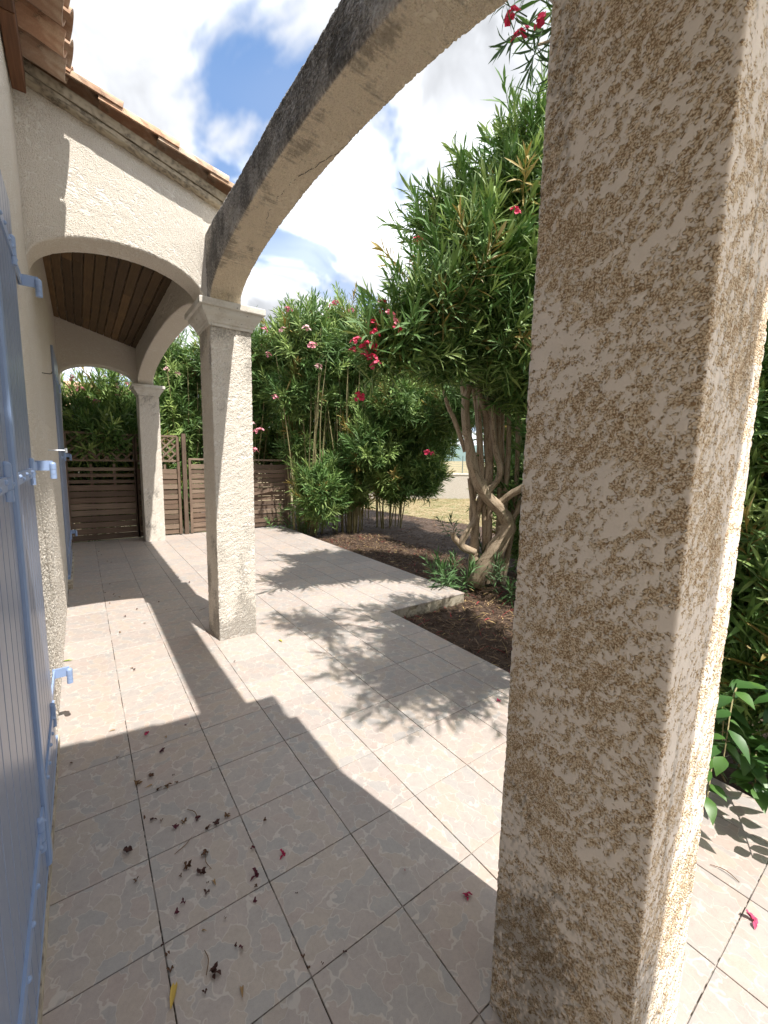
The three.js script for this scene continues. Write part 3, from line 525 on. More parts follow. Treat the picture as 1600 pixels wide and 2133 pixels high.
// blobs: [cx, cy, cz, rx, ry, rz, count]; shoots point outward and up
function crown(parent, blobs, seed, o = {}) {
  const r = rng(seed), lists = SPRIGS.map(() => []), { size = 1, up = 0.55, light = 0.6, ok } = o, sph = () => { const z = r() * 2 - 1, a = r() * 6.283, s = Math.sqrt(1 - z * z); return V(Math.cos(a) * s, z, Math.sin(a) * s); };
  for (const [cx, cy, cz, rx, ry, rz, n] of blobs) for (let i = 0; i < n; i++) {
    const d = sph(), k = Math.pow(r(), 0.42) * (0.8 + 0.35 * fbm(d.x * 2 + cx, d.y * 2 + d.z * 2, 3, 11)), p = V(cx + d.x * rx * k, cy + d.y * ry * k, cz + d.z * rz * k);
    const jit = sph(); if (ok && !ok(p)) continue;
    const dir = V(d.x * 0.75 + jit.x * 0.5, d.y * 0.5 + up + jit.y * 0.45, d.z * 0.75 + jit.z * 0.5).normalize(), s = size * (0.75 + 0.5 * r());
    Q.setFromUnitVectors(V(0, 1, 0), dir); MAT.compose(p.addScaledVector(dir, -0.18 * s), Q.clone().multiply(new THREE.Quaternion().setFromAxisAngle(V(0, 1, 0), r() * 6.28)), SC.set(s, s, s));
    const k2 = r(), young = k2 < light ? r() : 0, f = 0.75 + 0.5 * r(), old = r() < 0.035;
    lists[Math.floor(r() * 3)].push([MAT.clone(), old ? [0.32 * f, 0.24 * f, 0.06 * f] : [lerp(0.100, 0.33, young) * f, lerp(0.20, 0.44, young) * f, lerp(0.044, 0.125, young) * f]]);
  }
  lists.forEach((list, i) => {
    const m = new THREE.InstancedMesh(SPRIGS[i], leafMat, list.length); m.name = 'crown'; m.castShadow = m.receiveShadow = true; m.userData.kind = 'stuff';
    list.forEach(([mm, c], k) => { m.setMatrixAt(k, mm); m.setColorAt(k, COL.setRGB(...c)); }); parent.add(m);
  });
}
function blossomGeo(seed, n) {                   // a loose head of five-petalled flowers
  const r = rng(seed), out = fresh();
  for (let i = 0; i < n; i++) {
    const a = r() * 6.283, e = 0.2 + 1.2 * r(), c = V(Math.cos(a) * Math.sin(e), Math.cos(e) * 0.8, Math.sin(a) * Math.sin(e)).multiplyScalar(0.035 + 0.035 * r()), ax = c.clone().normalize().add(V((r() - 0.5) * 0.6, 0.2, (r() - 0.5) * 0.6)).normalize();
    const s = V(0, 0, 0).crossVectors(ax, V(0.3, 0.5, 0.8)).normalize(), b = V(0, 0, 0).crossVectors(ax, s), R = 0.021 + 0.008 * r(), tw = r() * 6;
    for (let k = 0; k < 5; k++) {
      const t = tw + k * 1.2566, d = s.clone().multiplyScalar(Math.cos(t)).addScaledVector(b, Math.sin(t)).addScaledVector(ax, 0.45 + 0.3 * r()).normalize();
      leafGeo(out, c, d, ax, R * 1.25, R * 1.25, -0.1 + 0.5 * r(), 0.12);
    }
  }
  return finish(out);
}
const BLOSSOMS = [blossomGeo(1, 7), blossomGeo(2, 5), blossomGeo(3, 9)];
const petal = (r, g, b) => new THREE.MeshPhysicalMaterial({ color: rgb(r, g, b), roughness: 0.7, transmission: 0.25, thickness: 0, side: THREE.DoubleSide });
const M_RED = petal(0.72, 0.035, 0.12), M_ROSE = petal(0.78, 0.10, 0.2), M_PINK = petal(0.75, 0.30, 0.36), M_PALE = petal(0.72, 0.46, 0.46);
function blossoms(parent, pts, mats, seed, size = 1) { const r = rng(seed); for (const [x, y, z] of pts) { const m = mesh('blossom', BLOSSOMS[Math.floor(r() * 3)], mats[Math.floor(r() * mats.length)], parent), s = size * (0.75 + 0.5 * r()); m.position.set(x, y, z); m.rotation.set((r() - 0.5) * 1.4, r() * 6, (r() - 0.5) * 1.4); m.scale.setScalar(s); } }
function limbs(parent, list, name, mat, seed, wob = 0.12) { list.forEach((pl, i) => mesh(name, tube(pl.map((p) => V(p[0], p[1], p[2])), pl.map((p) => p[3]), 9, 4, wob, seed + i), mat, parent)); }

const TRUNK = [[[4.11,-0.04,-1.14,0.095],[4.23,0.35,-0.99,0.085],[4.38,0.69,-0.89,0.075],[4.29,0.88,-0.92,0.068],[4.08,1.1,-1.02,0.06],[3.97,1.39,-1.12,0.055],[3.95,1.64,-1.17,0.048],[3.95,1.87,-1.24,0.045],[3.97,2.19,-1.29,0.042],[4.02,2.5,-1.24,0.036],[4.02,2.79,-1.24,0.025]],[[4.16,-0.07,-1.23,0.06],[4.17,0.33,-1.22,0.05],[4.17,0.71,-1.22,0.042],[4.2,1.03,-1.18,0.04],[4.27,1.27,-1.14,0.038],[4.27,1.63,-1.18,0.036],[4.25,1.98,-1.2,0.034],[4.21,2.3,-1.26,0.03],[4.14,2.61,-1.25,0.02]],[[4.16,1.11,-1.07,0.035],[4.28,1.25,-1.01,0.032],[4.3,1.39,-0.99,0.03],[4.26,1.6,-1.04,0.03],[4.23,1.92,-1.08,0.027],[4.22,2.2,-1.08,0.026],[4.24,2.52,-1.15,0.022],[4.24,2.83,-1.14,0.015]],[[4.25,0.95,-0.97,0.04],[4.31,1.1,-0.82,0.038],[4.34,1.19,-0.69,0.036],[4.43,1.39,-0.56,0.032],[4.45,1.74,-0.53,0.026]],[[4.1,0.36,-1.15,0.04],[3.95,0.45,-1.24,0.038],[3.99,0.62,-1.19,0.034],[4.13,0.79,-1.2,0.03],[4.09,1.05,-1.23,0.028],[4.07,1.27,-1.26,0.026]],[[3.95,0.45,-1.24,0.034],[3.88,0.54,-1.29,0.032],[3.85,0.62,-1.3,0.03]],[[3.99,1.59,-1.27,0.028],[3.93,1.8,-1.33,0.024],[3.88,1.99,-1.39,0.022],[3.83,2.11,-1.43,0.02],[3.78,2.33,-1.49,0.014]],[[4.36,-0.1,-1.23,0.05],[4.46,0.27,-1.11,0.04],[4.49,0.7,-1.07,0.034],[4.53,1.07,-1.1,0.03],[4.49,1.75,-1.15,0.028],[4.48,2.23,-1.16,0.025],[4.47,2.65,-1.17,0.02]],[[4.24,0.47,-1.29,0.03],[4.21,0.87,-1.33,0.028],[4.24,1.26,-1.29,0.027],[4.24,1.67,-1.29,0.026],[4.21,2.08,-1.32,0.024],[4.13,2.4,-1.34,0.02]],[[4.25,1.98,-1.2,0.03],[4.18,2.16,-1.21,0.028],[4.09,2.42,-1.24,0.02]],[[4.38,0.7,-0.89,0.03],[4.47,0.88,-0.84,0.026],[4.53,1.07,-0.85,0.02]],[[3.98,2.05,-1.28,0.026],[3.95,2.33,-1.32,0.022],[3.8,2.62,-1.33,0.018],[3.64,2.81,-1.34,0.012]],[[4.24,2.52,-1.15,0.024],[4.31,2.82,-1.06,0.02],[4.39,3.18,-0.95,0.012]]];
const oleander = thing('oleander_tree', 'tall oleander with gnarled pale trunks and red blossoms beside the terrace corner', 'tree');
limbs(oleander, [...TRUNK, ...[[[4.28,-0.06,-1.13,0.034],[4.27,0.47,-1.14,0.029],[4.22,1.37,-1.2,0.025],[4.15,2.4,-1.28,0.02]],[[4.39,-0.06,-1.09,0.034],[4.41,0.35,-1.06,0.029],[4.4,1.25,-1.07,0.025],[4.34,2.46,-1.15,0.02]],[[4.51,-0.07,-1.03,0.034],[4.55,0.47,-0.98,0.029],[4.57,1.26,-0.95,0.025],[4.54,2.41,-0.99,0.02]],[[4.38,-0.11,-1.28,0.034],[4.33,0.3,-1.34,0.031],[4.28,0.99,-1.39,0.027],[4.22,1.84,-1.47,0.024],[4.15,2.43,-1.54,0.02]],[[4.3,-0.05,-1.1,0.034],[4.29,0.9,-1.11,0.029],[4.27,1.83,-1.14,0.025],[4.21,2.51,-1.21,0.02]],[[4.44,0.04,-1.02,0.034],[4.45,0.9,-1.01,0.029],[4.45,1.84,-1.01,0.025],[4.41,2.51,-1.06,0.02]]]].map((l) => l.map(([x, y, z, q]) => [x, y, z, q * 1.2])), 'trunk', barkMat, 300);
crown(oleander, [[4.4,2.37,-0.81,0.3,0.35,0.3,46],[4.73,1.13,-1.03,0.25,0.4,0.25,34],[2.54,2.47,-0.98,0.34,0.28,0.34,34],[2.81,2.68,-0.9,0.42,0.36,0.42,66],[3.14,2.94,-0.81,0.5,0.44,0.5,110],[3.46,3.33,-0.69,0.5,0.5,0.5,170],[3.69,3.91,-0.58,0.45,0.5,0.45,120],[3.84,4.34,-0.55,0.32,0.45,0.32,70],[3.29,2.55,-1.01,0.42,0.26,0.42,90],[3.81,2.79,-0.59,0.5,0.45,0.5,140],[4.01,3.41,-0.5,0.5,0.6,0.5,140],[3.46,3.88,-0.98,0.32,0.3,0.32,50],[3.25,3.84,-1.18,0.25,0.25,0.25,26],[4.3,3.3,-0.9,0.9,0.9,0.9,300],[4.35,2.45,-0.8,0.7,0.35,0.6,120],[4.7,1.6,-0.6,0.3,0.7,0.3,50],[4.9,0.9,-0.6,0.35,0.7,0.4,60]], 401, { size: 1.15, up: 0.75 });
blossoms(oleander, [[3.22,4.01,-1.08],[3.2,3.85,-1.09],[3.01,3.58,-1.12],[2.99,3.42,-1.14],[3.02,3.34,-1.11],[3.42,3.63,-0.28],[2.46,2.7,-0.79],[2.46,2.57,-0.72],[2.33,2.61,-0.88],[2.32,2.45,-0.89],[2.27,2.37,-0.92],[2.23,2.48,-0.95],[2.3,2.33,-0.84],[2.35,2.27,-0.81],[2.47,2.08,-1.27],[2.27,2.42,-1.04],[2.53,2.85,-0.98],[2.29,2.52,-0.79],[2.26,2.42,-0.87],[2.43,2.61,-0.69]], [M_RED, M_RED, M_ROSE, M_ROSE, M_PINK], 5, 0.85);

const shade = thing('oleander_tree', 'oleander behind the large near column, its red flowering twig hanging under the arch', 'tree');
limbs(shade, [[[3.0, -0.12, 1.2, 0.05], [2.95, 0.8, 1.25, 0.042], [2.85, 1.7, 1.3, 0.035], [2.7, 2.6, 1.2, 0.025], [2.5, 3.3, 1.05, 0.014]], [[3.1, -0.12, 1.1, 0.045], [3.2, 0.9, 1.0, 0.04], [3.3, 1.9, 1.0, 0.03], [3.3, 3.0, 1.0, 0.016]], [[3.15, -0.12, 1.3, 0.04], [3.3, 0.7, 1.45, 0.032], [3.1, 1.6, 1.7, 0.026], [2.75, 2.5, 2.0, 0.016]], [[2.5, 3.3, 1.05, 0.012], [2.25, 3.5, 0.95, 0.009], [2.06, 3.42, 0.88, 0.006]]], 'trunk', barkMat, 340);
crown(shade, [[2.25, 3.35, 1.95, 0.55, 0.45, 0.65, 62], [2.25, 3.75, 1.05, 0.3, 0.3, 0.35, 26], [3.1, 2.9, 1.25, 0.75, 0.75, 0.8, 250], [2.62, 2.75, 1.75, 0.5, 0.55, 0.55, 90], [3.3, 1.7, 1.5, 0.5, 0.8, 0.7, 150], [2.95, 1.1, 1.95, 0.35, 0.8, 0.45, 90], [3.2, 0.5, 2.2, 0.5, 0.5, 0.6, 80],[2.86,0.84,1.74,0.25,0.3,0.25,50],[2.82,0.51,1.82,0.25,0.25,0.25,46],[2.96,1.23,1.72,0.25,0.35,0.25,46],[3.04,1.62,1.64,0.25,0.3,0.25,40]], 402, { size: 0.95 });
{ // the hanging twig
  const r = rng(8), spr = [[2.02, 3.5, 0.86, -0.5, -0.5, -0.35], [2.05, 3.44, 0.9, -0.25, -0.9, -0.1], [2.1, 3.5, 0.92, 0.2, -0.8, 0.1], [2.0, 3.56, 0.82, -0.6, 0.3, -0.4], [2.12, 3.36, 0.93, 0.1, -1, -0.05]];
  const m = new THREE.InstancedMesh(SPRIGS[1], leafMat, spr.length); m.name = 'twig_leaves'; m.userData.kind = 'stuff';
  spr.forEach(([x, y, z, a, b, c], k) => { Q.setFromUnitVectors(V(0, 1, 0), V(a, b, c).normalize()); m.setMatrixAt(k, MAT.compose(V(x, y, z), Q, SC.set(0.55, 0.55, 0.55))); m.setColorAt(k, COL.setRGB(0.05, 0.1, 0.035)); }); shade.add(m);
}
blossoms(shade, [[1.97,3.53,0.8],[2.0,3.44,0.83],[2.06,3.49,0.9]], [M_RED], 15, 0.75);
blossoms(shade, [[2.75, 1.3, 2.0], [2.8, 0.95, 1.9], [2.7, 1.7, 1.9]], [M_RED], 16, 0.8);

// the tall hedge of oleander shrubs
function cane(r, bx, bz, h, spread) { const a = r() * 6.283, k = spread * Math.sqrt(r()); const w = () => (r() - 0.5) * 0.12; return [[bx + Math.cos(a) * k * 0.4 + w(), -0.12, bz + Math.sin(a) * k * 0.4 + w(), 0.015], [bx + Math.cos(a) * k * 0.55 + w(), h * 0.35, bz + Math.sin(a) * k * 0.55 + w(), 0.013], [bx + Math.cos(a) * k * 0.8 + w(), h * 0.7, bz + Math.sin(a) * k * 0.8 + w(), 0.01], [bx + Math.cos(a) * k, h, bz + Math.sin(a) * k, 0.006]]; }
const SHRUBS = [
  ['pink flowering oleander shrub rising behind the dark fence panel under the porch', 0.55, -7.5, 2.9, 13, [[0.8, 2.3, -7.1, 0.8, 0.65, 0.5, 200], [0.15, 1.9, -7.0, 0.7, 0.75, 0.5, 190], [0.9, 1.7, -6.75, 0.8, 0.7, 0.6, 300], [0.3, 1.5, -6.6, 0.6, 0.4, 0.45, 120], [0.5, 1.75, -6.3, 0.55, 0.36, 0.2, 130], [0.5, 0.7, -7.0, 0.9, 0.75, 0.4, 330], [1.6, 0.7, -7.0, 0.9, 0.75, 0.4, 300]]],
  ['oleander shrub behind the lattice fence next to the far column', 1.95, -7.3, 3.7, 13, [[1.9, 3.0, -7.4, 0.85, 0.9, 0.6, 330], [2.0, 1.9, -7.2, 0.85, 0.9, 0.5, 300], [1.6, 2.4, -7.0, 0.4, 0.6, 0.3, 90]]],
  ['oleander shrub with orange and pink tips beside the sunlit column', 3.1, -6.9, 4.0, 20, [[3.0, 3.35, -6.6, 0.95, 0.8, 0.8, 460], [2.9, 2.4, -6.6, 0.85, 0.75, 0.5, 320], [2.75, 1.75, -6.6, 0.5, 0.5, 0.35, 110]]],
  ['tall oleander shrub on thin upright canes at the end of the fence', 4.05, -5.7, 4.2, 34, [[4.0, 3.6, -5.6, 1.0, 0.8, 0.85, 560], [3.9, 2.75, -5.7, 0.85, 0.6, 0.6, 280], [4.1, 1.75, -5.9, 0.7, 0.5, 0.4, 90], [4.0, 0.75, -5.2, 0.45, 0.65, 0.42, 200], [4.45, 0.85, -5.4, 0.6, 0.7, 0.5, 220]]],
  ['tall oleander shrub with sunlit top in the middle of the hedge', 4.95, -5.6, 4.4, 30, [[5.0, 3.75, -5.5, 1.05, 0.85, 0.85, 520], [5.0, 2.7, -5.7, 0.9, 0.7, 0.6, 270], [4.95, 1.2, -5.4, 0.65, 1.0, 0.5, 320]]],
  ['dense dark oleander shrub drooping over the edge of the lawn', 6.1, -5.6, 3.8, 14, [[6.0, 3.3, -5.5, 1.0, 1.0, 0.9, 420], [5.8, 1.9, -5.4, 0.9, 0.9, 0.8, 420], [5.7, 1.1, -4.95, 0.8, 0.62, 0.6, 330], [6.2, 1.15, -4.6, 0.6, 0.55, 0.5, 220], [6.6, 2.3, -4.6, 0.8, 0.8, 0.7, 380],[5.46,2.59,-4.54,0.7,0.6,0.6,220],[6.12,2.24,-4.25,0.6,0.5,0.6,200],[6.24,2.57,-3.57,0.6,0.6,0.6,200],[6.2,1.35,-4.44,0.4,0.4,0.4,110],[5.09,1.72,-4.81,0.6,0.6,0.5,200]]],
  ['dark oleander shrub filling the gap behind the gnarled trunks', 6.3, -2.2, 3.6, 10, [[6.2, 2.6, -2.2, 1.0, 1.2, 1.0, 480], [6.2, 1.1, -1.9, 0.8, 1.1, 0.8, 400], [5.5, 0.5, -1.3, 0.5, 0.6, 0.5, 160]]],
  ['oleander shrub standing beyond the near column by the garden', 5.2, 0.9, 3.2, 9, [[5.1, 1.9, 0.9, 1.0, 1.3, 1.0, 420], [5.0, 0.7, 1.2, 0.8, 0.7, 0.9, 250]]],
  ['shaded back row oleander showing between the thin canes', 4.3, -7.6, 3.4, 12, [[4.3, 2.0, -7.6, 1.2, 1.6, 0.7, 520], [3.2, 1.8, -7.9, 0.9, 1.4, 0.6, 300]]],
  ['shaded back row oleander behind the dense dark shrub', 6.3, -7.2, 3.4, 12, [[6.0, 2.3, -7.2, 1.2, 1.5, 0.7, 520], [7.3, 2.9, -6.2, 0.9, 1.1, 0.8, 300]]],
];
const shrubs = SHRUBS.map(([label, x, z, h, n, blobs], i) => {
  const s = thing('oleander_shrub', label, 'shrub', 'oleander hedge round the terrace'), r = rng(500 + i);
  limbs(s, [...Array(n)].map(() => cane(r, x, z, h * (0.75 + 0.2 * r()), 0.85)), 'stem', caneMat, 600 + i * 40, 0.05);
  crown(s, blobs, 420 + i, { size: 1.15, up: 0.7, ok: (p) => !(p.x < EDGE_B + 0.02 && p.z > Z_FAR - 0.12 && p.y < 1.3) && p.z < 2.5 }); return s;
});
{
  const FH = [[3.55,3.37,-4.55],[3.65,3.01,-4.5],[2.63,2.01,-4.93],[2.74,1.88,-4.89],[4.57,4.11,-3.95],[3.2,3.92,-4.71],[3.13,3.59,-4.74],[2.9,3.16,-4.83],[3.92,4.07,-4.36],[4.14,3.99,-4.23],[3.49,3.62,-4.58],[2.66,1.56,-4.92],[5.33,1.56,-3.34],[5.27,1.58,-3.4],[2.82,3.57,-4.86],[2.97,2.47,-4.81]], FL = [[0.18,2.71,-6.75],[0.31,2.55,-6.75],[0.53,2.33,-6.75],[0.88,2.92,-6.75],[0.97,2.89,-6.75],[0.22,2.23,-6.75],[0.46,1.59,-6.75],[0.14,2.05,-6.75],[1.82,3.0,-6.75],[1.81,3.7,-6.75],[1.62,3.06,-6.75],[0.57,1.81,-6.75]], r = rng(91), own = (p) => shrubs.reduce((b, s, i) => { const d = Math.hypot(SHRUBS[i][1] - p[0], SHRUBS[i][2] - p[2]); return d < b[0] ? [d, s] : b; }, [99])[1];
  for (const p of FH) blossoms(own(p), [p], p[1] < 2.1 && p[0] > 5 ? [M_RED] : [M_PINK, M_PINK, M_PALE], Math.floor(r() * 999), 1.1);
  for (const p of FL) blossoms(own(p), [p], [M_PINK, M_PALE], Math.floor(r() * 999), 1.0);
  for (let k = 0; k < 46; k++) { const i = [0, 1, 2, 2, 3, 3, 3, 4, 4, 5][Math.floor(r() * 10)], b = SHRUBS[i][5][0], a = r() * 6.283, e = 0.1 + 0.9 * r(); blossoms(shrubs[i], [[b[0] + Math.cos(a) * b[3] * 0.95 * e, b[1] + b[4] * (0.25 + 0.75 * r()) * Math.sqrt(1 - e * e * 0.7), b[2] + Math.abs(Math.sin(a)) * b[5] * e]], [M_PINK, M_PALE], Math.floor(r() * 999), 0.6); }
}
// young shoots at the foot of the trees
function shootPlant(name, label, x, y, z, n, size, spread, tone, seed, group) {
  const r = rng(seed), list = [];
  for (let k = 0; k < n; k++) { const a = r() * 6.283, t = spread * r(); Q.setFromUnitVectors(V(0, 1, 0), V(Math.cos(a) * t * 1.2, 1, Math.sin(a) * t * 1.2).normalize()); MAT.compose(V(x + Math.cos(a) * t * 0.3, y, z + Math.sin(a) * t * 0.3), Q, SC.setScalar(size * (0.7 + 0.6 * r()))); list.push(SPRIGS[k % 3].clone().applyMatrix4(MAT)); }
  const g = thing(name, label, 'plant', group); const m = mesh('foliage', list, new THREE.MeshPhysicalMaterial({ color: rgb(0.065 * tone, 0.15 * tone, 0.035 * tone), roughness: 0.6, transmission: 0.25, thickness: 0, side: THREE.DoubleSide }), g); m.userData.kind = 'stuff'; return g;
}
shootPlant('oleander_shoot', 'clump of fine upright green shoots left of the gnarled trunk base', 3.82, -0.12, -1.22, 9, 1.05, 0.5, 1.0, 71, 'young shoots in the bed');
shootPlant('oleander_shoot', 'dark rosette of long leaves in front of the gnarled trunk', 4.05, 0.12, -0.82, 4, 0.85, 0.7, 0.7, 72, 'young shoots in the bed');
shootPlant('oleander_shoot', 'glossy low shoot at the terrace corner right of the trunk', 4.2, -0.1, -0.6, 5, 0.75, 0.9, 1.0, 73, 'young shoots in the bed');
shootPlant('oleander_shoot', 'bright small shoot on the tiles at the foot of the slat fence', 3.5, 0.0, -5.95, 3, 0.8, 0.8, 2.0, 74, 'young shoots in the bed');
shootPlant('oleander_shoot', 'bright green shoot at the corner of terrace and tall hedge', 3.78, -0.1, -5.6, 4, 0.85, 0.8, 1.8, 75, 'young shoots in the bed');
shootPlant('oleander_shoot', 'small sapling standing on the far edge of the bare soil', 6.6, -0.13, -3.85, 3, 1.1, 0.6, 0.8, 76, 'young shoots in the bed');

// broad-leaved plant at the right, its stems leaning over the tiles
{
  const out = [fresh(), fresh()], r = rng(23), g = thing('broadleaf_plant', 'glossy broad leaved green plant leaning over the tiles right of the near column', 'plant');
  const OV = [[0, 0.08], [0.1, 0.4], [0.28, 0.92], [0.45, 1], [0.65, 0.78], [0.84, 0.36], [1, 0]];
  const stems = [...Array(11)].map((_, k) => { const a = 2.75 + 0.1 * r(), z = 1.68 + 0.035 * k, h = 0.15 + 0.5 * r(), e = 2.12 + 0.3 * r(); return [[a, -0.1, z + 0.1 * (r() - 0.5)], [a - 0.15, h * 0.9, z + 0.3 * (r() - 0.5)], [(a + e) / 2 - 0.1, h * 1.1, z + 0.04], [e, h * 0.75, z + 0.08]]; });
  for (const st of stems) {
    const c = new THREE.CatmullRomCurve3(st.map((p) => V(...p))); mesh('stem', tube(st.map((p) => V(...p)), [0.005, 0.004, 0.003, 0.002], 6, 4), caneMat, g);
    for (let k = 0; k < 26; k++) { const t = 0.05 + 0.95 * k / 25, p = c.getPoint(t), tg = c.getTangent(t), a = r() * 6.283, d = V(Math.cos(a), 0.1 + 0.3 * r(), Math.sin(a)).addScaledVector(tg, 0.5).normalize(); leafGeo(out[k % 2], p, d, V(0, 1, 0), 0.075 + 0.05 * r(), 0.042 + 0.02 * r(), 0.3 + 0.7 * r(), 0.09, OV); }
  }
  out.forEach((o, i) => { const m = mesh('foliage', finish(o), new THREE.MeshPhysicalMaterial({ color: i ? rgb(0.075, 0.17, 0.03) : rgb(0.05, 0.13, 0.028), roughness: 0.45, transmission: 0.22, thickness: 0, side: THREE.DoubleSide }), g); m.userData.kind = 'stuff'; });
}

// ---------------------------------------------------------------- leaf litter, lawn, background
{
  const r = rng(321), litter = fresh(); leafGeo(litter, V(0, 0, 0), V(1, 0, 0), V(0, 1, 0), 0.1, 0.009, 0.5, 0.3);
  const twig = tube([V(-0.09, 0, 0), V(0, 0.008, 0.01), V(0.09, 0, 0)], [0.002, 0.002, 0.001], 4, 2), mat = std({ side: THREE.DoubleSide, roughness: 0.85 });
  for (const [geo, N, name, lab] of [[finish(litter), 22000, 'leaf_litter', 'dry brown and tan leaves strewn over the planting bed'], [twig, 2200, 'twig_litter', 'thin dry twigs scattered over the planting bed']]) {
    const m = new THREE.InstancedMesh(geo, mat, N); m.name = name; tag(m, lab, 'litter', null, 'stuff'); m.castShadow = m.receiveShadow = true;
    for (let i = 0; i < N;) {
      const near = r() < 0.55, x = near ? 2.62 + 2.6 * r() : 2.62 + 6 * r(), z = near ? -5 + 6 * r() : -9 + 10.5 * r(); if (x > bedEdge(z) || (z < STEP_Z && x < EDGE_B + 0.02)) continue;
      const s = 0.5 + 0.8 * r(); Q.setFromEuler(new THREE.Euler((r() - 0.5) * 1.0, r() * 6.283, (r() - 0.5) * 0.7)); m.setMatrixAt(i, MAT.compose(V(x, bedY(x, z) + 0.006 + 0.012 * r(), z), Q, SC.set(s, s, s)));
      const k = r(), f = 0.6 + 0.7 * r(), c = k < 0.45 ? [0.115, 0.066, 0.04] : k < 0.68 ? [0.23, 0.155, 0.095] : k < 0.93 ? [0.07, 0.04, 0.026] : k < 0.97 ? [0.42, 0.3, 0.13] : [0.28, 0.03, 0.035]; m.setColorAt(i, COL.setRGB(c[0] * f, c[1] * f, c[2] * f)); i++;
    }
    scene.add(m);
  }
  const blade = fresh(); for (let k = 0; k < 7; k++) { const a = k * 0.9, d = V(Math.cos(a) * 0.6, 1, Math.sin(a) * 0.6).normalize(); leafGeo(blade, V(Math.cos(a) * 0.01, 0, Math.sin(a) * 0.01), d, V(-Math.cos(a), 0.5, -Math.sin(a)), 0.045 + 0.01 * (k % 3), 0.004, 0.8, 0.1); }
  const bg = finish(blade), N = 9000, m = new THREE.InstancedMesh(bg, mat, N); m.name = 'lawn_grass'; tag(m, 'short dry grass tufts of the straw coloured lawn', 'grass', null, 'stuff');
  for (let i = 0; i < N;) { const x = 7 + 7.5 * r(), z = -11.5 + 8 * r(); if (x < bedEdge(z) - 0.15) continue; const s = 0.7 + 0.8 * r(); Q.setFromEuler(new THREE.Euler(0, r() * 6.28, 0)); m.setMatrixAt(i, MAT.compose(V(x, -0.162, z), Q, SC.set(s, s, s))); const gr = smooth(-0.05, 0.35, fbm(x * 0.9, z * 0.9, 3, 44)) * r(); m.setColorAt(i, COL.setRGB(lerp(0.34, 0.15, gr), lerp(0.27, 0.19, gr), lerp(0.14, 0.055, gr))); i++; }
  m.castShadow = m.receiveShadow = true; scene.add(m);
}
{
  const a = V(9.5, 0, -12.0), b = V(19, 0, -7.6), L = a.distanceTo(b), g = thing('garden_wall', 'low pale rendered garden wall at the far side of the lawn', 'wall'); g.position.copy(a).add(b).multiplyScalar(0.5); g.rotation.y = -Math.atan2(b.z - a.z, b.x - a.x);
  mesh('wall_body', [box(-L / 2, L / 2, -0.2, 0.86, -0.1, 0.1)], std({ map: plasterPale, bumpMap: paleBump, bumpScale: 0.004, color: rgb(0.62, 0.61, 0.6) }), g); mesh('coping', [box(-L / 2 - 0.02, L / 2 + 0.02, 0.862, 0.92, -0.13, 0.13)], capMat, g);
  const post = std({ color: rgb(0.13, 0.17, 0.16), roughness: 0.5 }), f = thing('mesh_fence', 'thin green wire fence on posts above the low garden wall', 'fence'); f.position.copy(g.position); f.rotation.copy(g.rotation);
  for (let k = 0; k < 6; k++) mesh('post', place(new THREE.CylinderGeometry(0.02, 0.02, 0.75, 8), -L / 2 + 0.3 + k * (L - 0.6) / 5, 1.29, 0), post, f);
  for (let k = 0; k < 7; k++) mesh('wire', place(new THREE.CylinderGeometry(0.004, 0.004, L, 5), 0, 1.0 + k * 0.1, 0.022, 0, 0, Math.PI / 2), post, f);
  const nh = (x, z, turn, w, d, h, label) => {
    const n = thing('neighbour_house', label, 'house', null); n.position.set(x, -0.2, z); n.rotation.y = turn; mesh('wall', [box(-w / 2, w / 2, 0, h, -d / 2, d / 2)], M.pale, n);
    const s = new THREE.Shape([[-d / 2 - 0.4, h], [d / 2 + 0.4, h], [0, h + d * 0.22]].map((p) => new THREE.Vector2(...p))), rg = new THREE.ExtrudeGeometry(s, { depth: w + 0.5, bevelEnabled: false }); rg.translate(0, 0, -w / 2 - 0.25); rg.rotateY(Math.PI / 2); mesh('roof', rg, M_CLAY[2], n);
    for (const wx of [-w / 4, w / 4]) { const f2 = mesh('window', box(wx - 0.55, wx + 0.55, 0.9, 2.1, d / 2, d / 2 + 0.04), M_BLUEFRAME, n); mesh('pane', box(wx - 0.45, wx + 0.45, 1.0, 2.0, d / 2 + 0.041, d / 2 + 0.05), std({ color: rgb(0.05, 0.06, 0.07), roughness: 0.1 }), f2); }
  };
  nh(-1.5, -17, 0.1, 9, 7, 2.7, 'neighbouring house with terracotta roof behind the pink oleander');
  const hill = sheet(-700, 900, -900, -250, 90, 30, (x, z) => -5 + 42 * smooth(-250, -520, z) * (0.7 + 0.9 * fbm(x * 0.004, z * 0.004, 4, 14))), hm = mesh('hills', hill, std({ color: rgb(0.10, 0.15, 0.14) })); tag(hm, 'low wooded hills on the horizon', 'hills', null, 'structure');
}

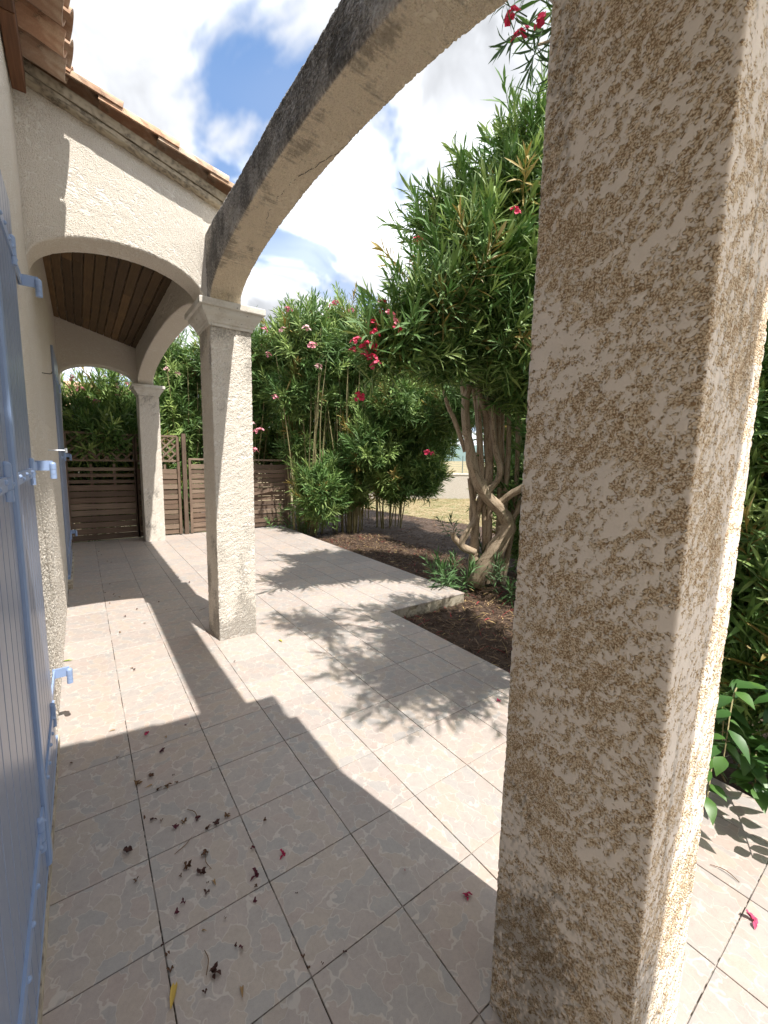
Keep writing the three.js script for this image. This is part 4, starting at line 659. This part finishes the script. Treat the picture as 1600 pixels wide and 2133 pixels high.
// ---------------------------------------------------------------- what lies on the tiles
{
  const r = rng(808), crumple = (seed, n, R) => { const q = rng(seed), out = fresh(); for (let k = 0; k < n; k++) { const a = q() * 6.283, e = q() * 0.9, d = V(Math.cos(a), 0.15 + e, Math.sin(a)).normalize(); leafGeo(out, V((q() - 0.5) * R * 0.9, 0.002 + q() * R * 0.3, (q() - 0.5) * R * 0.9), d, V((q() - 0.5), 1, (q() - 0.5)).normalize(), R * (0.6 + 0.6 * q()), R * (0.4 + 0.4 * q()), q() * 1.5 - 0.3, 0.35); } return finish(out); };
  const CL = [1, 2, 3, 4].map((s) => crumple(s + 50, 9, 0.016)), SCR = [5, 6, 7].map((s) => crumple(s + 50, 3, 0.011));
  const dm = (c) => std({ color: rgb(...c), side: THREE.DoubleSide, roughness: 0.8 }), DRY = [dm([0.06, 0.022, 0.016]), dm([0.10, 0.045, 0.022]), dm([0.085, 0.012, 0.024]), dm([0.16, 0.085, 0.035])], MAG = [dm([0.36, 0.015, 0.07]), dm([0.5, 0.06, 0.14])];
  const item = (name, geo, mat, x, z, label, cat, group, s = 1, turn = r() * 6.283) => { const m = mesh(name, geo, mat); m.position.set(x, 0.0012, z); m.rotation.y = turn; m.scale.setScalar(s); return tag(m, label, cat, group); };
  for (const [x, z] of [[0.34,0.25],[0.41,0.33],[0.45,0.33],[0.4,0.23],[0.44,0.59],[0.47,0.58],[0.52,0.59],[0.54,0.66],[0.58,0.66],[0.62,0.65],[0.48,0.84],[0.64,0.96],[0.44,1.17],[0.51,0.77],[0.44,0.79],[0.37,0.49],[0.46,0.07],[0.28,0.6]]) item('dried_blossom', CL[Math.floor(r() * 4)], DRY[Math.floor(r() * 4)], x, z, 'crumpled dark dried blossom on the shaded tiles', 'blossom', 'dried blossoms on the shaded tiles', 0.8 + 0.5 * r());
  for (const [x, z] of [[0.63,1.0],[0.49,0.89],[0.48,0.92],[0.6,1.05],[0.51,1.04],[0.53,1.15],[0.67,1.32],[0.78,1.34],[0.71,1.33],[0.73,1.1],[0.41,0.91],[0.41,1.2],[0.51,1.14],[0.38,0.94],[0.29,0.74],[0.28,-0.0],[0.1,-0.08],[0.64,0.33],[0.6,-0.08],[0.74,0.76],[0.4,0.52],[0.34,0.47],[0.42,0.81],[0.48,0.28],[0.49,0.34],[0.34,1.05],[0.34,1.09],[0.33,1.01],[0.67,1.28],[0.66,0.85]]) item('petal_scrap', SCR[Math.floor(r() * 3)], DRY[Math.floor(r() * 3)], x, z, 'tiny dark scrap of dried petal on the near tiles', 'petal', 'dark scraps on the near tiles', 0.8 + 0.5 * r());
  for (const [x, z] of [[0.4,-1.68],[0.47,-2.07],[0.37,-2.54],[0.57,-2.21],[0.79,-2.05],[1.16,-2.86],[0.36,-5.22],[0.39,-4.98],[0.44,-4.49],[0.48,-4.4],[0.4,-3.27],[0.41,-2.83],[0.43,-2.76],[0.47,-2.7],[0.35,-2.94],[0.77,-2.32],[1.09,-3.14],[1.04,-0.66],[0.42,-0.96],[0.43,-0.92],[0.59,-1.8]]) item('petal_scrap', SCR[Math.floor(r() * 3)], DRY[Math.floor(r() * 4)], x, z, 'tiny dry scrap lying on the tiles along the wall', 'petal', 'dry scraps along the house wall', 1.2 + 0.6 * r());
  const pinkLabel = ['fresh magenta blossom alone on a shaded tile', 'dark magenta blossom at the shadow edge near the large column', 'crimson petal on the sunny tile beside the large column', 'small wine red petal on the tile by the shadow edge', 'bright pink fallen blossom on the sunny tiles right of the large column', 'faded pink blossom on the edge of the sunny patch'];
  [[0.75,0.94],[1.21,1.44],[2.24,0.74],[1.09,1.25],[1.93,2.04],[0.42,-0.12]].forEach(([x, z], i) => item('fallen_blossom', i === 3 ? SCR[0] : CL[i % 4], MAG[i === 4 ? 1 : 0], x, z, pinkLabel[i], 'blossom', null, i === 4 ? 1.5 : 1.0));
  const lf = (L, W, dr) => { const o = fresh(); leafGeo(o, V(-L / 2, 0.006, 0), V(1, 0, 0), V(0, 1, 0), L, W, dr, 0.3); return finish(o); };
  const yl = ['yellow oleander leaf across the joint at the bottom of the view', 'greenish yellow leaf on the sunny tiles beside the middle column', 'green leaf against the wall below the shutter'];
  [[0.34,1.15],[1.45,-0.83],[0.05,-1.34]].forEach(([x, z], i) => item('fallen_leaf', lf(0.085, 0.017, 0.3), dm(i === 2 ? [0.25, 0.34, 0.06] : i ? [0.45, 0.42, 0.06] : [0.56, 0.38, 0.08]), x, z, yl[i], 'leaf', null, 1, i === 0 ? 1.25 : 0.6 + i));
  const bl = ['curled tan leaf among the cluster of dried blossoms', 'brown curled leaf upright at the edge of the sunny patch', 'thin tan leaf lying on the sunny patch by the wall', 'slim tan leaf beside the dark dried blossoms', 'narrow grey brown leaf on the near tile', 'short bent brown leaf stalk on the near tile'];
  [[0.4,0.28],[0.5,-0.06],[0.29,-0.26],[0.51,0.88],[0.5,1.24],[0.44,1.03]].forEach(([x, z], i) => item('dry_leaf', lf(0.075, 0.01, 0.9), dm([0.34, 0.21, 0.09]), x, z, bl[i], 'leaf', null, i === 5 ? 0.5 : 1, [0.4, 1.5, 0.15, 1.6, 1.35, 2.2][i]));
  const tw = tube([V(-0.03, 0.002, 0), V(0, 0.006, 0.006), V(0.03, 0.002, -0.003)], [0.0009, 0.0012, 0.0007], 5, 3);
  for (const [x, z] of [...[[0.51,0.81],[0.51,0.56],[0.43,1.13],[0.45,0.69]], [2.05, 1.93], [1.1, -1.9], [0.7, -2.6]]) item('dry_stalk', tw, DRY[3], x, z, 'thin dry flower stalk lying on the tiles', 'stalk', 'dry stalks on the tiles', 1 + 0.5 * r());
}

renderer.render(scene, camera);
